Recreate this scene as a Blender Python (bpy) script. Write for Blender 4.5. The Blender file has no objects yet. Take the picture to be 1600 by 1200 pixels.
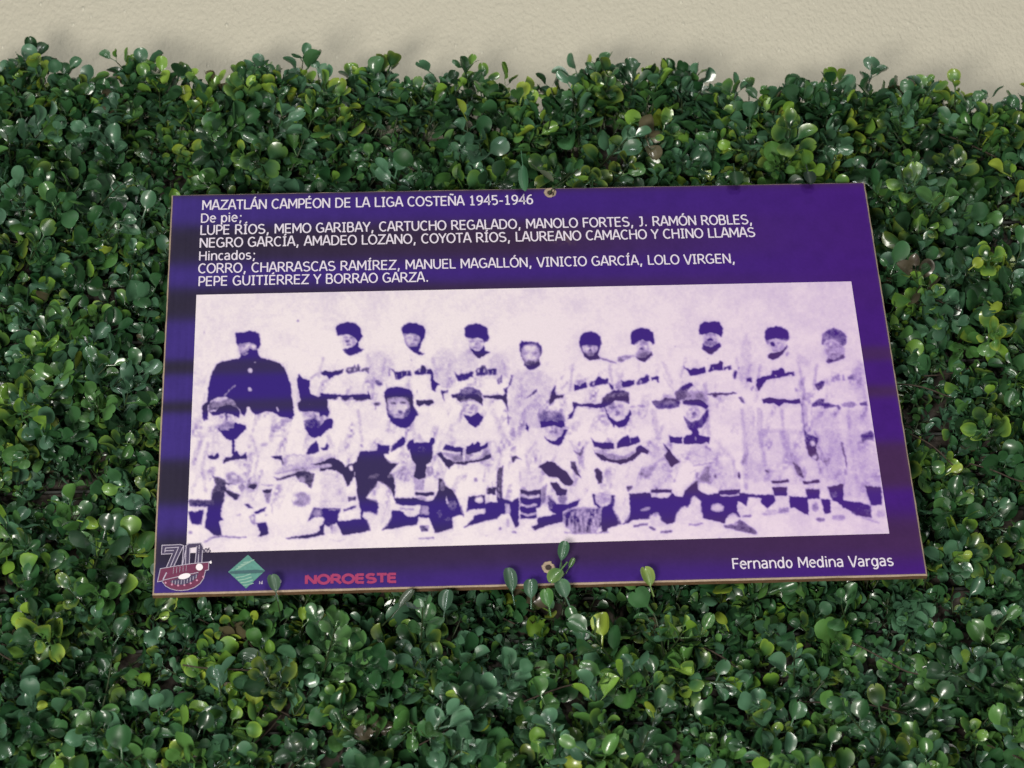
import bpy, math, random
import numpy as np

# ------------------------------------------------------------------ camera, light, exposure
scene = bpy.context.scene
COL = scene.collection
CAM_LOC = (-0.08284, -1.36069, -0.94561)
CAM_ROT = (2.17476, 0.04188, -0.02233)
F_PX = 3800.0                       # focal length in photo pixels (photo 1600 x 1200)

cd = bpy.data.cameras.new('camera')
cam = bpy.data.objects.new('camera', cd)
COL.objects.link(cam)
cam.location = CAM_LOC
cam.rotation_euler = CAM_ROT
cd.sensor_width = 36.0
cd.lens = F_PX / 1600.0 * 36.0
cd.clip_start = 0.02
cd.clip_end = 60.0
cd.dof.use_dof = True
cd.dof.focus_distance = 1.66
cd.dof.aperture_fstop = 11.0
scene.camera = cam

world = bpy.data.worlds.new('World')
scene.world = world
world.use_nodes = True
wb = world.node_tree.nodes['Background']
wb.inputs[0].default_value = (0.93, 0.97, 1.0, 1.0)
wb.inputs[1].default_value = 0.09


def area_light(name, loc, target, size, size_y, power, colour):
    ld = bpy.data.lights.new(name, 'AREA')
    ld.shape = 'RECTANGLE'
    ld.size, ld.size_y = size, size_y
    ld.energy = power
    ld.color = colour
    o = bpy.data.objects.new(name, ld)
    COL.objects.link(o)
    o.location = loc
    from mathutils import Vector
    d = Vector(target) - Vector(loc)
    o.rotation_euler = d.to_track_quat('-Z', 'Y').to_euler()
    return o


area_light('sunlit_floor_light', (-0.75, -1.68, -1.68), (0, 0, 0), 0.7, 0.5, 50.0, (1.0, 0.95, 0.87))
area_light('front_fill_light', (0.9, -3.2, 0.2), (0, 0, 0), 1.2, 1.2, 24.0, (1.0, 0.98, 0.95))  # unseen frontal fill, added to soften the shade
area_light('ceiling_lamp', (0.50, -1.5, 1.2), (0, 0, 0), 0.16, 0.11, 6.0, (1.0, 0.98, 0.93))
area_light('far_ceiling_lamp', (-0.9, -2.1, 0.7), (0, 0, 0), 0.15, 0.15, 6.0, (0.95, 0.98, 1.0))
area_light('leaf_glint_light', (0.35, -2.5, 0.15), (0, 0, 0), 0.13, 0.20, 4.5, (1.0, 0.97, 0.92))  # small unseen light added for glints on the leaves

scene.view_settings.view_transform = 'Standard'
scene.view_settings.look = 'None'
scene.view_settings.exposure = 0.0
scene.view_settings.gamma = 1.0
scene.render.engine = 'CYCLES'
scene.cycles.max_bounces = 8
scene.render.filter_size = 1.9

# ------------------------------------------------------------------ helpers
rng = np.random.default_rng(7)


def rot_matrix(rx, ry, rz):
    cx, sx, cy, sy, cz, sz = math.cos(rx), math.sin(rx), math.cos(ry), math.sin(ry), math.cos(rz), math.sin(rz)
    X = np.array([[1, 0, 0], [0, cx, -sx], [0, sx, cx]])
    Y = np.array([[cy, 0, sy], [0, 1, 0], [-sy, 0, cy]])
    Z = np.array([[cz, -sz, 0], [sz, cz, 0], [0, 0, 1]])
    return Z @ Y @ X


RCAM = rot_matrix(*CAM_ROT)
CAM = np.array(CAM_LOC)


def at(px, py, y=0.0):
    """Measured photo pixel -> (x, z) on the plane at depth y."""
    px = np.asarray(px, float)
    py = np.asarray(py, float)
    d = np.stack([(px - 800) / F_PX, -(py - 600) / F_PX, -np.ones_like(px)], -1) @ RCAM.T
    t = (y - CAM[1]) / d[..., 1]
    return CAM[0] + d[..., 0] * t, CAM[2] + d[..., 2] * t


def to_px(x, y, z):
    p = (np.stack([x, y, z], -1) - CAM) @ RCAM
    return 800 + F_PX * p[..., 0] / -p[..., 2], 600 - F_PX * p[..., 1] / -p[..., 2]


def mesh_np(name, verts, quads=None, tris=None, mat=None, parent=None, colour=None, smooth=False, uv=None):
    me = bpy.data.meshes.new(name)
    verts = np.asarray(verts, np.float32)
    nq = 0 if quads is None else len(quads)
    nt = 0 if tris is None else len(tris)
    loops, starts = [], []
    if nq:
        loops.append(np.asarray(quads, np.int32).ravel())
        starts.append(np.arange(nq) * 4)
    if nt:
        loops.append(np.asarray(tris, np.int32).ravel())
        starts.append(nq * 4 + np.arange(nt) * 3)
    loops = np.concatenate(loops)
    starts = np.concatenate(starts).astype(np.int32)
    me.vertices.add(len(verts))
    me.vertices.foreach_set('co', verts.ravel())
    me.loops.add(len(loops))
    me.loops.foreach_set('vertex_index', loops.astype(np.int32))
    me.polygons.add(nq + nt)
    me.polygons.foreach_set('loop_start', starts)
    me.update(calc_edges=True)
    if smooth:
        me.polygons.foreach_set('use_smooth', np.ones(nq + nt, bool))
    if colour is not None:
        ca = me.color_attributes.new('tint', 'FLOAT_COLOR', 'POINT')
        c = np.ones((len(verts), 4), np.float32)
        c[:, :3] = colour
        ca.data.foreach_set('color', c.ravel())
    if mat:
        me.materials.append(mat)
    me.validate()
    o = bpy.data.objects.new(name, me)
    COL.objects.link(o)
    if parent:
        o.parent = parent
    return o


class MB:
    """Collects small pieces into one mesh."""
    def __init__(self):
        self.v, self.f = [], []

    def add(self, verts, faces):
        b = len(self.v)
        self.v += [tuple(p) for p in verts]
        self.f += [tuple(i + b for i in f) for f in faces]

    def box(self, c, s):
        x, y, z = c
        a, b, d = s[0] / 2, s[1] / 2, s[2] / 2
        vs = [(x + i * a, y + j * b, z + k * d) for i in (-1, 1) for j in (-1, 1) for k in (-1, 1)]
        self.add(vs, [(0, 1, 3, 2), (4, 6, 7, 5), (0, 4, 5, 1), (2, 3, 7, 6), (0, 2, 6, 4), (1, 5, 7, 3)])

    def tube(self, pts, r, n=5):
        pts = [np.array(p, float) for p in pts]
        vs, fs = [], []
        for i, p in enumerate(pts):
            d = pts[min(i + 1, len(pts) - 1)] - pts[max(i - 1, 0)]
            d /= np.linalg.norm(d) + 1e-12
            a = np.cross(d, (0.31, 0.2, 0.93))
            a /= np.linalg.norm(a) + 1e-12
            b = np.cross(d, a)
            rr = r[i] if hasattr(r, '__len__') else r
            for k in range(n):
                t = 2 * math.pi * k / n
                vs.append(p + rr * (math.cos(t) * a + math.sin(t) * b))
        for i in range(len(pts) - 1):
            for k in range(n):
                fs.append((i * n + k, i * n + (k + 1) % n, (i + 1) * n + (k + 1) % n, (i + 1) * n + k))
        self.add(vs, fs)

    def build(self, name, mat, parent=None, smooth=False):
        me = bpy.data.meshes.new(name)
        me.from_pydata(self.v, [], self.f)
        me.materials.append(mat)
        if smooth:
            me.polygons.foreach_set('use_smooth', np.ones(len(me.polygons), bool))
        me.update()
        o = bpy.data.objects.new(name, me)
        COL.objects.link(o)
        if parent:
            o.parent = parent
        return o


def empty(name, loc, label, cat):
    o = bpy.data.objects.new(name, None)
    o.empty_display_size = 0.05
    COL.objects.link(o)
    o.location = loc
    o['label'] = label
    o['category'] = cat
    return o


def s2l(c):
    c = np.asarray(c, float) / 255.0
    return np.where(c <= 0.04045, c / 12.92, ((c + 0.055) / 1.055) ** 2.4)


def value_noise(x, y, seed=0):
    """Smooth 2-D value noise in 0..1 (vectorised)."""
    xi, yi = np.floor(x).astype(np.int64), np.floor(y).astype(np.int64)
    fx, fy = x - xi, y - yi
    fx, fy = fx * fx * (3 - 2 * fx), fy * fy * (3 - 2 * fy)

    def h(a, b):
        n = (a * 374761393 + b * 668265263 + seed * 974634777) & 0xFFFFFFFF
        n = ((n ^ (n >> 13)) * 1274126177) & 0xFFFFFFFF
        return ((n ^ (n >> 16)) & 0xFFFF) / 65535.0
    return (h(xi, yi) * (1 - fx) + h(xi + 1, yi) * fx) * (1 - fy) + (h(xi, yi + 1) * (1 - fx) + h(xi + 1, yi + 1) * fx) * fy


def new_mat(name):
    m = bpy.data.materials.new(name)
    m.use_nodes = True
    nt = m.node_tree
    return m, nt, nt.nodes['Principled BSDF']


def plain(name, rgb, rough=0.5, spec=0.5, metal=0.0, var=0.0, vscale=300.0, bump=0.0):
    m, nt, p = new_mat(name)
    p.inputs['Base Color'].default_value = (*rgb, 1)
    p.inputs['Roughness'].default_value = rough
    p.inputs['Specular IOR Level'].default_value = spec
    p.inputs['Metallic'].default_value = metal
    if var:
        tc = nt.nodes.new('ShaderNodeTexCoord')
        n = nt.nodes.new('ShaderNodeTexNoise')
        n.inputs['Scale'].default_value = vscale
        n.inputs['Detail'].default_value = 6
        nt.links.new(tc.outputs['Object'], n.inputs['Vector'])
        mx = nt.nodes.new('ShaderNodeMix')
        mx.data_type = 'RGBA'
        mx.inputs[6].default_value = (*[c * (1 - var) for c in rgb], 1)
        mx.inputs[7].default_value = (*[min(1, c * (1 + var)) for c in rgb], 1)
        nt.links.new(n.outputs['Fac'], mx.inputs[0])
        nt.links.new(mx.outputs[2], p.inputs['Base Color'])
        if bump:
            b = nt.nodes.new('ShaderNodeBump')
            b.inputs['Strength'].default_value = bump
            b.inputs['Distance'].default_value = 0.0006
            nt.links.new(n.outputs['Fac'], b.inputs['Height'])
            nt.links.new(b.outputs['Normal'], p.inputs['Normal'])
    return m


def tinted(name, rough, spec=0.4, translucent=0.0, bump=0.0, bscale=1200.0, coat=0.0):
    m, nt, p = new_mat(name)
    a = nt.nodes.new('ShaderNodeAttribute')
    a.attribute_name = 'tint'
    nt.links.new(a.outputs['Color'], p.inputs['Base Color'])
    p.inputs['Roughness'].default_value = rough
    p.inputs['Specular IOR Level'].default_value = spec
    p.inputs['Coat Weight'].default_value = coat
    p.inputs['Coat Roughness'].default_value = 0.17
    if bump:
        tc = nt.nodes.new('ShaderNodeTexCoord')
        n = nt.nodes.new('ShaderNodeTexNoise')
        n.inputs['Scale'].default_value = bscale
        n.inputs['Detail'].default_value = 3
        b = nt.nodes.new('ShaderNodeBump')
        b.inputs['Strength'].default_value = bump
        b.inputs['Distance'].default_value = 0.0004
        nt.links.new(tc.outputs['Object'], n.inputs['Vector'])
        nt.links.new(n.outputs['Fac'], b.inputs['Height'])
        nt.links.new(b.outputs['Normal'], p.inputs['Normal'])
    if translucent:
        t = nt.nodes.new('ShaderNodeBsdfTranslucent')
        mix = nt.nodes.new('ShaderNodeMixShader')
        mix.inputs[0].default_value = translucent
        nt.links.new(a.outputs['Color'], t.inputs['Color'])
        nt.links.new(p.outputs[0], mix.inputs[1])
        nt.links.new(t.outputs[0], mix.inputs[2])
        nt.links.new(mix.outputs[0], nt.nodes['Material Output'].inputs[0])
    return m


# ------------------------------------------------------------------ the stuccoed wall
WALL_Y = 0.056


def wall_material():
    m, nt, p = new_mat('painted_stucco')
    tc = nt.nodes.new('ShaderNodeTexCoord')

    def noise(scale, detail, stretch=None):
        n = nt.nodes.new('ShaderNodeTexNoise')
        n.inputs['Scale'].default_value = scale
        n.inputs['Detail'].default_value = detail
        if stretch:
            mp = nt.nodes.new('ShaderNodeMapping')
            mp.inputs['Scale'].default_value = stretch
            nt.links.new(tc.outputs['Object'], mp.inputs['Vector'])
            nt.links.new(mp.outputs['Vector'], n.inputs['Vector'])
        else:
            nt.links.new(tc.outputs['Object'], n.inputs['Vector'])
        return n
    big = noise(5, 3)
    mid = noise(420, 3, (1, 1, 0.6))
    fine = noise(90, 3, (1, 1, 0.6))
    v = nt.nodes.new('ShaderNodeTexVoronoi')
    v.inputs['Scale'].default_value = 150
    v.inputs['Randomness'].default_value = 1.0
    mp = nt.nodes.new('ShaderNodeMapping')
    mp.inputs['Scale'].default_value = (1, 1, 0.5)
    nt.links.new(tc.outputs['Object'], mp.inputs['Vector'])
    nt.links.new(mp.outputs['Vector'], v.inputs['Vector'])
    specks = nt.nodes.new('ShaderNodeMapRange')          # scattered paint beads
    specks.inputs['From Min'].default_value = 0.20
    specks.inputs['From Max'].default_value = 0.06
    nt.links.new(v.outputs['Distance'], specks.inputs['Value'])
    gate = nt.nodes.new('ShaderNodeMapRange')
    gate.inputs['From Min'].default_value = 0.72
    gate.inputs['From Max'].default_value = 0.95
    sep = nt.nodes.new('ShaderNodeSeparateColor')
    nt.links.new(v.outputs['Color'], sep.inputs[0])
    nt.links.new(sep.outputs[0], gate.inputs['Value'])
    mul = nt.nodes.new('ShaderNodeMath')
    mul.operation = 'MULTIPLY'
    nt.links.new(specks.outputs[0], mul.inputs[0])
    nt.links.new(gate.outputs[0], mul.inputs[1])
    ramp = nt.nodes.new('ShaderNodeMix')
    ramp.data_type = 'RGBA'
    ramp.inputs[6].default_value = (0.555, 0.522, 0.418, 1)
    ramp.inputs[7].default_value = (0.605, 0.574, 0.465, 1)
    nt.links.new(big.outputs['Fac'], ramp.inputs[0])
    bead = nt.nodes.new('ShaderNodeMix')          # beads of thicker, paler paint
    bead.data_type = 'RGBA'
    bead.inputs[7].default_value = (0.74, 0.71, 0.58, 1)
    nt.links.new(mul.outputs[0], bead.inputs[0])
    nt.links.new(ramp.outputs[2], bead.inputs[6])
    nt.links.new(bead.outputs[2], p.inputs['Base Color'])
    p.inputs['Roughness'].default_value = 0.55
    p.inputs['Specular IOR Level'].default_value = 0.35
    add = nt.nodes.new('ShaderNodeMath')
    add.operation = 'ADD'
    m2 = nt.nodes.new('ShaderNodeMath')
    m2.operation = 'MULTIPLY_ADD'
    m2.inputs[1].default_value = 0.35
    nt.links.new(fine.outputs['Fac'], m2.inputs[0])
    nt.links.new(mid.outputs['Fac'], m2.inputs[2])
    nt.links.new(m2.outputs[0], add.inputs[0])
    m3 = nt.nodes.new('ShaderNodeMath')
    m3.operation = 'MULTIPLY'
    m3.inputs[1].default_value = 0.5
    nt.links.new(mul.outputs[0], m3.inputs[0])
    nt.links.new(m3.outputs[0], add.inputs[1])
    b = nt.nodes.new('ShaderNodeBump')
    b.inputs['Strength'].default_value = 0.9
    b.inputs['Distance'].default_value = 0.0016
    nt.links.new(add.outputs[0], b.inputs['Height'])
    nt.links.new(b.outputs['Normal'], p.inputs['Normal'])
    return m


wm = MB()
wm.box((0.0, WALL_Y + 0.06, 0.1), (4.0, 0.12, 3.6))
wall = wm.build('stucco_wall', wall_material())
wall['label'] = 'plain beige painted stucco wall behind and above the leafy green hedge'
wall['category'] = 'wall'
wall['kind'] = 'thing'

# ------------------------------------------------------------------ the plaque
PW, PH = 0.5, 0.32875
BT = 0.0045                       # board thickness; its front lies at y = 0
plaque = empty('commemorative_plaque', (0, BT, -PH / 2),
               'purple rectangular plaque with an old baseball team photo, fixed on the green hedge', 'plaque')


def local(o):
    """Keep world coordinates while parenting to the plaque's empty."""
    o.location = (-plaque.location.x, -plaque.location.y, -plaque.location.z)
    return o


m_board = plain('fibreboard_edge', (0.17, 0.098, 0.055), 0.75, 0.2, var=0.5, vscale=260, bump=0.5)
m_chip = plain('bare_fibreboard_rim', (0.40, 0.31, 0.23), 0.7, 0.2, var=0.35, vscale=400, bump=0.4)
m_text = plain('white_print', (0.72, 0.66, 0.76), 0.6, 0.15, var=0.2, vscale=900)
m_face = tinted('purple_print', 0.6, 0.06, bump=0.10, bscale=1500)
m_photo = tinted('photo_print', 0.6, 0.06, bump=0.06, bscale=1500)

# board with a small worn chamfer: back rectangle, side edge, chamfer, front rectangle
def ragged_rect(w, h, y, n, amp, seed):
    r = np.random.default_rng(seed)
    pts = []
    cs = [(-w / 2, -h / 2), (w / 2, -h / 2), (w / 2, h / 2), (-w / 2, h / 2)]
    for k in range(4):
        a, b = np.array(cs[k]), np.array(cs[(k + 1) % 4])
        for i in range(n):
            p = a + (b - a) * i / n
            p = p + (r.normal(0, amp, 2) if 0 < i else 0)
            pts.append((p[0], y, p[1]))
    return pts


NR = 60
bm_ = MB()
R0 = ragged_rect(PW, PH, BT, NR, 0.00006, 1)
R1 = ragged_rect(PW, PH, 0.0008, NR, 0.00010, 2)
R2 = ragged_rect(PW - 0.0016, PH - 0.0016, 0.0001, NR, 0.00012, 3)
N4 = NR * 4
bm_.add(R0 + R1, [(i, (i + 1) % N4, N4 + (i + 1) % N4, N4 + i) for i in range(N4)] + [tuple(range(N4))[::-1]])
local(bm_.build('board', m_board, plaque))
ch = MB()
R1b = [(x, y - 0.00002, z) for x, y, z in R1]
ch.add(R1b + R2, [(i, (i + 1) % N4, N4 + (i + 1) % N4, N4 + i) for i in range(N4)])
ch.add(R2, [tuple(range(N4))])
local(ch.build('worn_rim', m_chip, plaque))


def band(u, v):
    """Uneven streaks of the purple ink: 1 = washed-out grey streak. v: 0 top .. 1 bottom."""
    d = np.zeros_like(v)
    for c, hw, s, right in ((0.140, 0.054, 0.012, 0.08), (0.298, 0.045, 0.010, 0.12),
                            (0.462, 0.019, 0.006, 0.75), (0.560, 0.015, 0.006, 0.85),
                            (0.742, 0.056, 0.008, 0.95), (0.910, 0.050, 0.014, 0.9), (-0.004, 0.012, 0.006, 0.7)):
        m = 1 / (1 + np.exp(-(hw - np.abs(v - c)) / (s * 0.75)))
        k = 1 - (1 - right) * (np.clip((u - 0.5) / 0.4, 0, 1) if v is not None and c < 0.3 else np.clip(u * 1.25 - 0.1, 0, 1))
        d = np.maximum(d, m * k)
    return d


def face_colour(x, z):
    u, v = x / PW + 0.5, 0.5 - z / PH
    b = band(u, v + 0.004 * (value_noise(u * 9, v * 5, 5) - 0.5))
    k = np.clip(u, 0, 1)[..., None]
    ink = s2l((62, 48, 122)) * (1 - k) + s2l((66, 26, 120)) * k
    ink2 = s2l((58, 32, 122)) * 1.0
    mid = np.clip(1 - np.abs(u - 0.5) * 2.2, 0, 1)[..., None]
    ink = ink * (1 - 0.45 * mid) + ink2 * 0.45 * mid
    gry = s2l((46, 42, 60)) * (1 - k) + s2l((68, 40, 80)) * k
    c = ink * (1 - b[..., None]) + gry * b[..., None]
    n = value_noise(u * 420, v * 270, 3) * 0.5 + value_noise(u * 60, v * 40, 4) * 0.5
    streak = value_noise(u * 300, v * 7, 8) * np.clip(1 - u * 2.2, 0.15, 1)
    c = c * (0.86 + 0.2 * n + 0.14 * (streak - 0.3))[..., None]
    # a scuffed brownish patch between the caption's lines
    sc_ = np.exp(-(((u - 0.562) / 0.018) ** 2 + ((v - 0.138) / 0.016) ** 2)) * np.clip(value_noise(u * 260, v * 200, 15) * 2.2 - 1.0, 0, 1)
    c = c * (1 - 0.6 * sc_[..., None]) + s2l((120, 98, 84)) * 0.6 * sc_[..., None]
    # rubbed edges
    e = np.minimum(np.minimum(u * PW, (1 - u) * PW), np.minimum(v * PH, (1 - v) * PH))
    w = np.clip(1 - e / (0.0016 + 0.0016 * value_noise(u * 120, v * 80, 11)), 0, 1)[..., None] * 0.35
    return c * (1 - w) + s2l((96, 74, 76)) * w


def grid_sheet(name, X, Z, y, colour, mat):
    h, w = X.shape
    V = np.stack([X, np.full_like(X, y), Z], -1).reshape(-1, 3)
    i = np.arange(h * w).reshape(h, w)
    Q = np.stack([i[:-1, :-1], i[1:, :-1], i[1:, 1:], i[:-1, 1:]], -1).reshape(-1, 4)
    return local(mesh_np(name, V, Q, mat=mat, parent=plaque, colour=colour.reshape(-1, 3)))


gx = np.linspace(-PW / 2 + 0.0010, PW / 2 - 0.0010, 520)
gz = np.linspace(PH / 2 - 0.0010, -PH / 2 + 0.0010, 420)
GX, GZ = np.meshgrid(gx, gz)
grid_sheet('printed_face', GX, GZ, -0.0001, face_colour(GX, GZ), m_face)

# ------------------------------------------------------------------ the old team photograph printed on the plaque
# Ink shapes measured on the photograph, in sixths-and-two-thirds of a photo pixel from each tile's corner.
# p tone|polygon   e tone|cx,cy,rx,ry,rot   l tone|width|polyline      (tone 1 = full ink, 0 = bare paper)
TILES = {}
TILES[(280, 490)] = '''
p .16|330,1060 420,1050 480,1040 565,1065 600,1100 580,1200 390,1200 350,1140
p 1|640,460 680,400 740,370 800,390 830,440 870,465 960,490 1040,515 1090,560 1130,640 1165,740 1175,860 1190,960 1200,1060 1180,1110 1130,1090 1050,1080 1020,1050 960,1025 900,1020 850,1045 790,1055 755,1030 735,970 705,980 700,1040 680,1075 650,1050 630,1000 600,960 560,900 480,870 400,880 330,910 305,960 300,1100 260,1125 245,1090 240,960 270,940 295,920 300,800 320,690 350,600 395,530 450,500 540,485 620,475
p 1|585,215 600,200 680,195 720,180 790,190 835,215 845,260 850,330 835,365 810,380 700,380 640,360 600,320 590,260
p .5|605,322 660,318 700,300 740,300 800,330 815,370 810,420 700,450 640,440 620,380
p .06|640,365 690,345 715,300 742,310 738,350 705,380 660,395
e .1|775,345,30,22,20
p 1|640,420 700,410 735,365 770,385 812,385 830,430 860,470 800,520 680,500 640,470
e .55|690,425,38,16,-10
e .08|742,597,21,24,0
e .08|735,790,22,24,0
e .4|795,512,13,13,0
l .15|15|470,860 520,810 590,745
e .1|1025,1003,11,32,-25
e .25|1110,1115,70,26,-5
l .55|7|1060,1110 1110,1125 1170,1118
l .25|12|255,930 262,880 270,830
p .78|312,940 350,910 400,890 470,880 540,885 590,930 620,1000 640,1050 600,1060 520,980 420,990 310,1020
e .55|400,950,80,35,-10
e .55|540,930,50,30,20
e .12|425,898,75,24,-8
p 1|310,1020 370,1025 430,980 520,965 600,990 640,1040 620,1095 560,1062 490,1038 420,1055 345,1065
p .65|440,1150 490,1105 540,1140 590,1150 600,1200 400,1200
p 1|580,1140 690,1165 705,1200 570,1200
l .8|26|488,1050 500,1110
e .05|450,1085,30,25,0
e .05|545,1095,25,25,0
p 1|1245,635 1300,680 1365,700 1360,790 1370,840 1440,870 1480,870 1510,840 1600,850 1600,890 1540,900 1550,960 1560,1040 1550,1080 1520,1060 1400,1025 1260,1025 1240,1000 1230,930 1265,910 1260,870 1240,780 1225,690
p .12|1270,1030 1400,1025 1520,1050 1510,1110 1470,1160 1400,1200 1310,1200 1300,1100
p .78|1300,1120 1350,1100 1395,1110 1415,1060 1440,1120 1500,1110 1480,1200 1310,1200
e .1|1455,1085,25,30,0
p 1|1530,1100 1600,1100 1600,1200 1470,1200
l .5|5|1340,945 1400,955 1480,955
p .95|1480,610 1530,600 1600,610 1600,660 1570,690 1535,640
l .5|22|1370,680 1420,640 1450,620
e .6|1238,80,12,14,0
e .2|1100,425,12,9,0
e .2|265,200,6,22,0
'''
TILES[(500, 490)] = '''
e .14|620,560,160,170,0
e .14|1300,560,140,200,0
p 1|165,160 185,125 250,100 290,88 370,105 415,140 430,180 435,220 450,240 425,275 400,300 375,270 340,240 290,215 240,240 185,235
p .08|185,235 240,235 290,215 350,245 380,290 370,340 310,365 240,370 225,320 190,270
e .82|290,290,24,17,0
e .3|255,285,18,14,0
p 1|235,375 290,368 350,345 375,310 400,290 405,350 420,370 468,377 430,397 385,422 330,440 280,430 250,405
p .97|5,620 60,600 110,612 160,600 245,580 240,630 150,650 95,690 70,650 20,640
p .85|265,610 280,560 340,565 362,525 378,570 402,520 415,560 420,600 460,570 515,560 515,630 490,615 470,600 400,610 300,633
e .2|310,590,16,14,0
e .2|365,590,7,20,0
e .25|445,610,12,8,0
l 1|24|10,845 150,855 270,865 420,860 515,855
e 1|155,872,36,34,0
e 1|270,882,52,34,0
e 1|425,878,80,40,0
p 1|505,805 538,905 490,890
e .85|612,727,52,22,28
e .9|595,945,36,22,0
l .6|12|580,960 584,1005
l .3|10|690,720 700,780
p 1|850,160 870,120 930,93 1000,105 1070,130 1100,175 1095,240 1060,300 1035,395 1095,425 1040,437 980,410 900,330 870,250
p .32|870,215 930,210 1000,215 1050,260 1035,310 1000,350 930,345 890,300 872,250
e .04|935,240,35,16,10
e .1|1015,250,30,20,10
e .15|935,295,38,22,25
e .75|1000,280,22,14,0
p .97|722,568 770,592 790,612 860,600 950,590 955,650 880,660 830,690 790,688 770,612
l .9|10|725,575 722,650
l .25|8|800,640 800,680
l .25|8|850,615 850,660
l .3|8|905,600 905,645
p .97|985,605 1050,570 1060,540 1090,545 1110,580 1160,580 1175,600 1180,640 1130,632 1060,642 990,638
e .4|1040,600,10,16,0
l .3|7|1112,585 1112,630
p 1|1155,640 1180,640 1187,700 1250,740 1215,770 1205,825 1160,790
p 1|1000,905 1180,905 1185,940 1130,972 1090,945 1040,980 1005,950
e .4|955,490,9,18,0
e .5|1010,815,9,16,0
p .9|1260,805 1340,800 1335,825 1290,840 1305,935 1280,890
l .3|14|1270,760 1330,770
p 1|1365,850 1440,835 1445,885 1380,882
p .97|670,830 700,785 790,768 870,775 950,800 970,850 978,960 1020,1035 1032,1060 1000,1077 985,1110 940,1180 880,1197 800,1180 740,1130 700,1050 688,940 676,890
p .13|700,900 780,872 880,872 920,910 942,980 920,1050 860,1095 800,1092 740,1060 710,1000
e .78|768,935,36,15,5
e .8|865,930,38,17,0
e .04|815,950,18,45,0
e .05|750,990,25,22,0
e .05|890,985,22,24,0
e .9|838,1030,30,20,20
l .7|10|790,1060 850,1058 890,1040
e .25|800,1075,40,14,0
p .8|905,990 942,985 920,1055 880,1085 875,1050
p 1|0,860 60,880 85,920 75,980 100,1030 80,1080 40,1060 0,1082
p .4|0,1072 40,1062 40,1130 0,1180
p 1|60,1110 140,1130 125,1200 0,1200 0,1180
p .85|1440,840 1480,800 1560,770 1600,768 1600,915 1560,915 1480,925 1430,900
p 1|1440,900 1480,905 1600,870 1600,915 1540,905 1470,935
p 1|1490,1050 1560,1070 1600,1080 1600,1185 1550,1140
p .97|1395,605 1440,640 1490,625 1590,595 1590,640 1540,690 1440,715 1420,670
e .25|1570,420,50,60,0
p 1|1505,160 1540,125 1600,110 1600,270 1530,250
p .9|1555,345 1600,390 1600,430
'''
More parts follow.
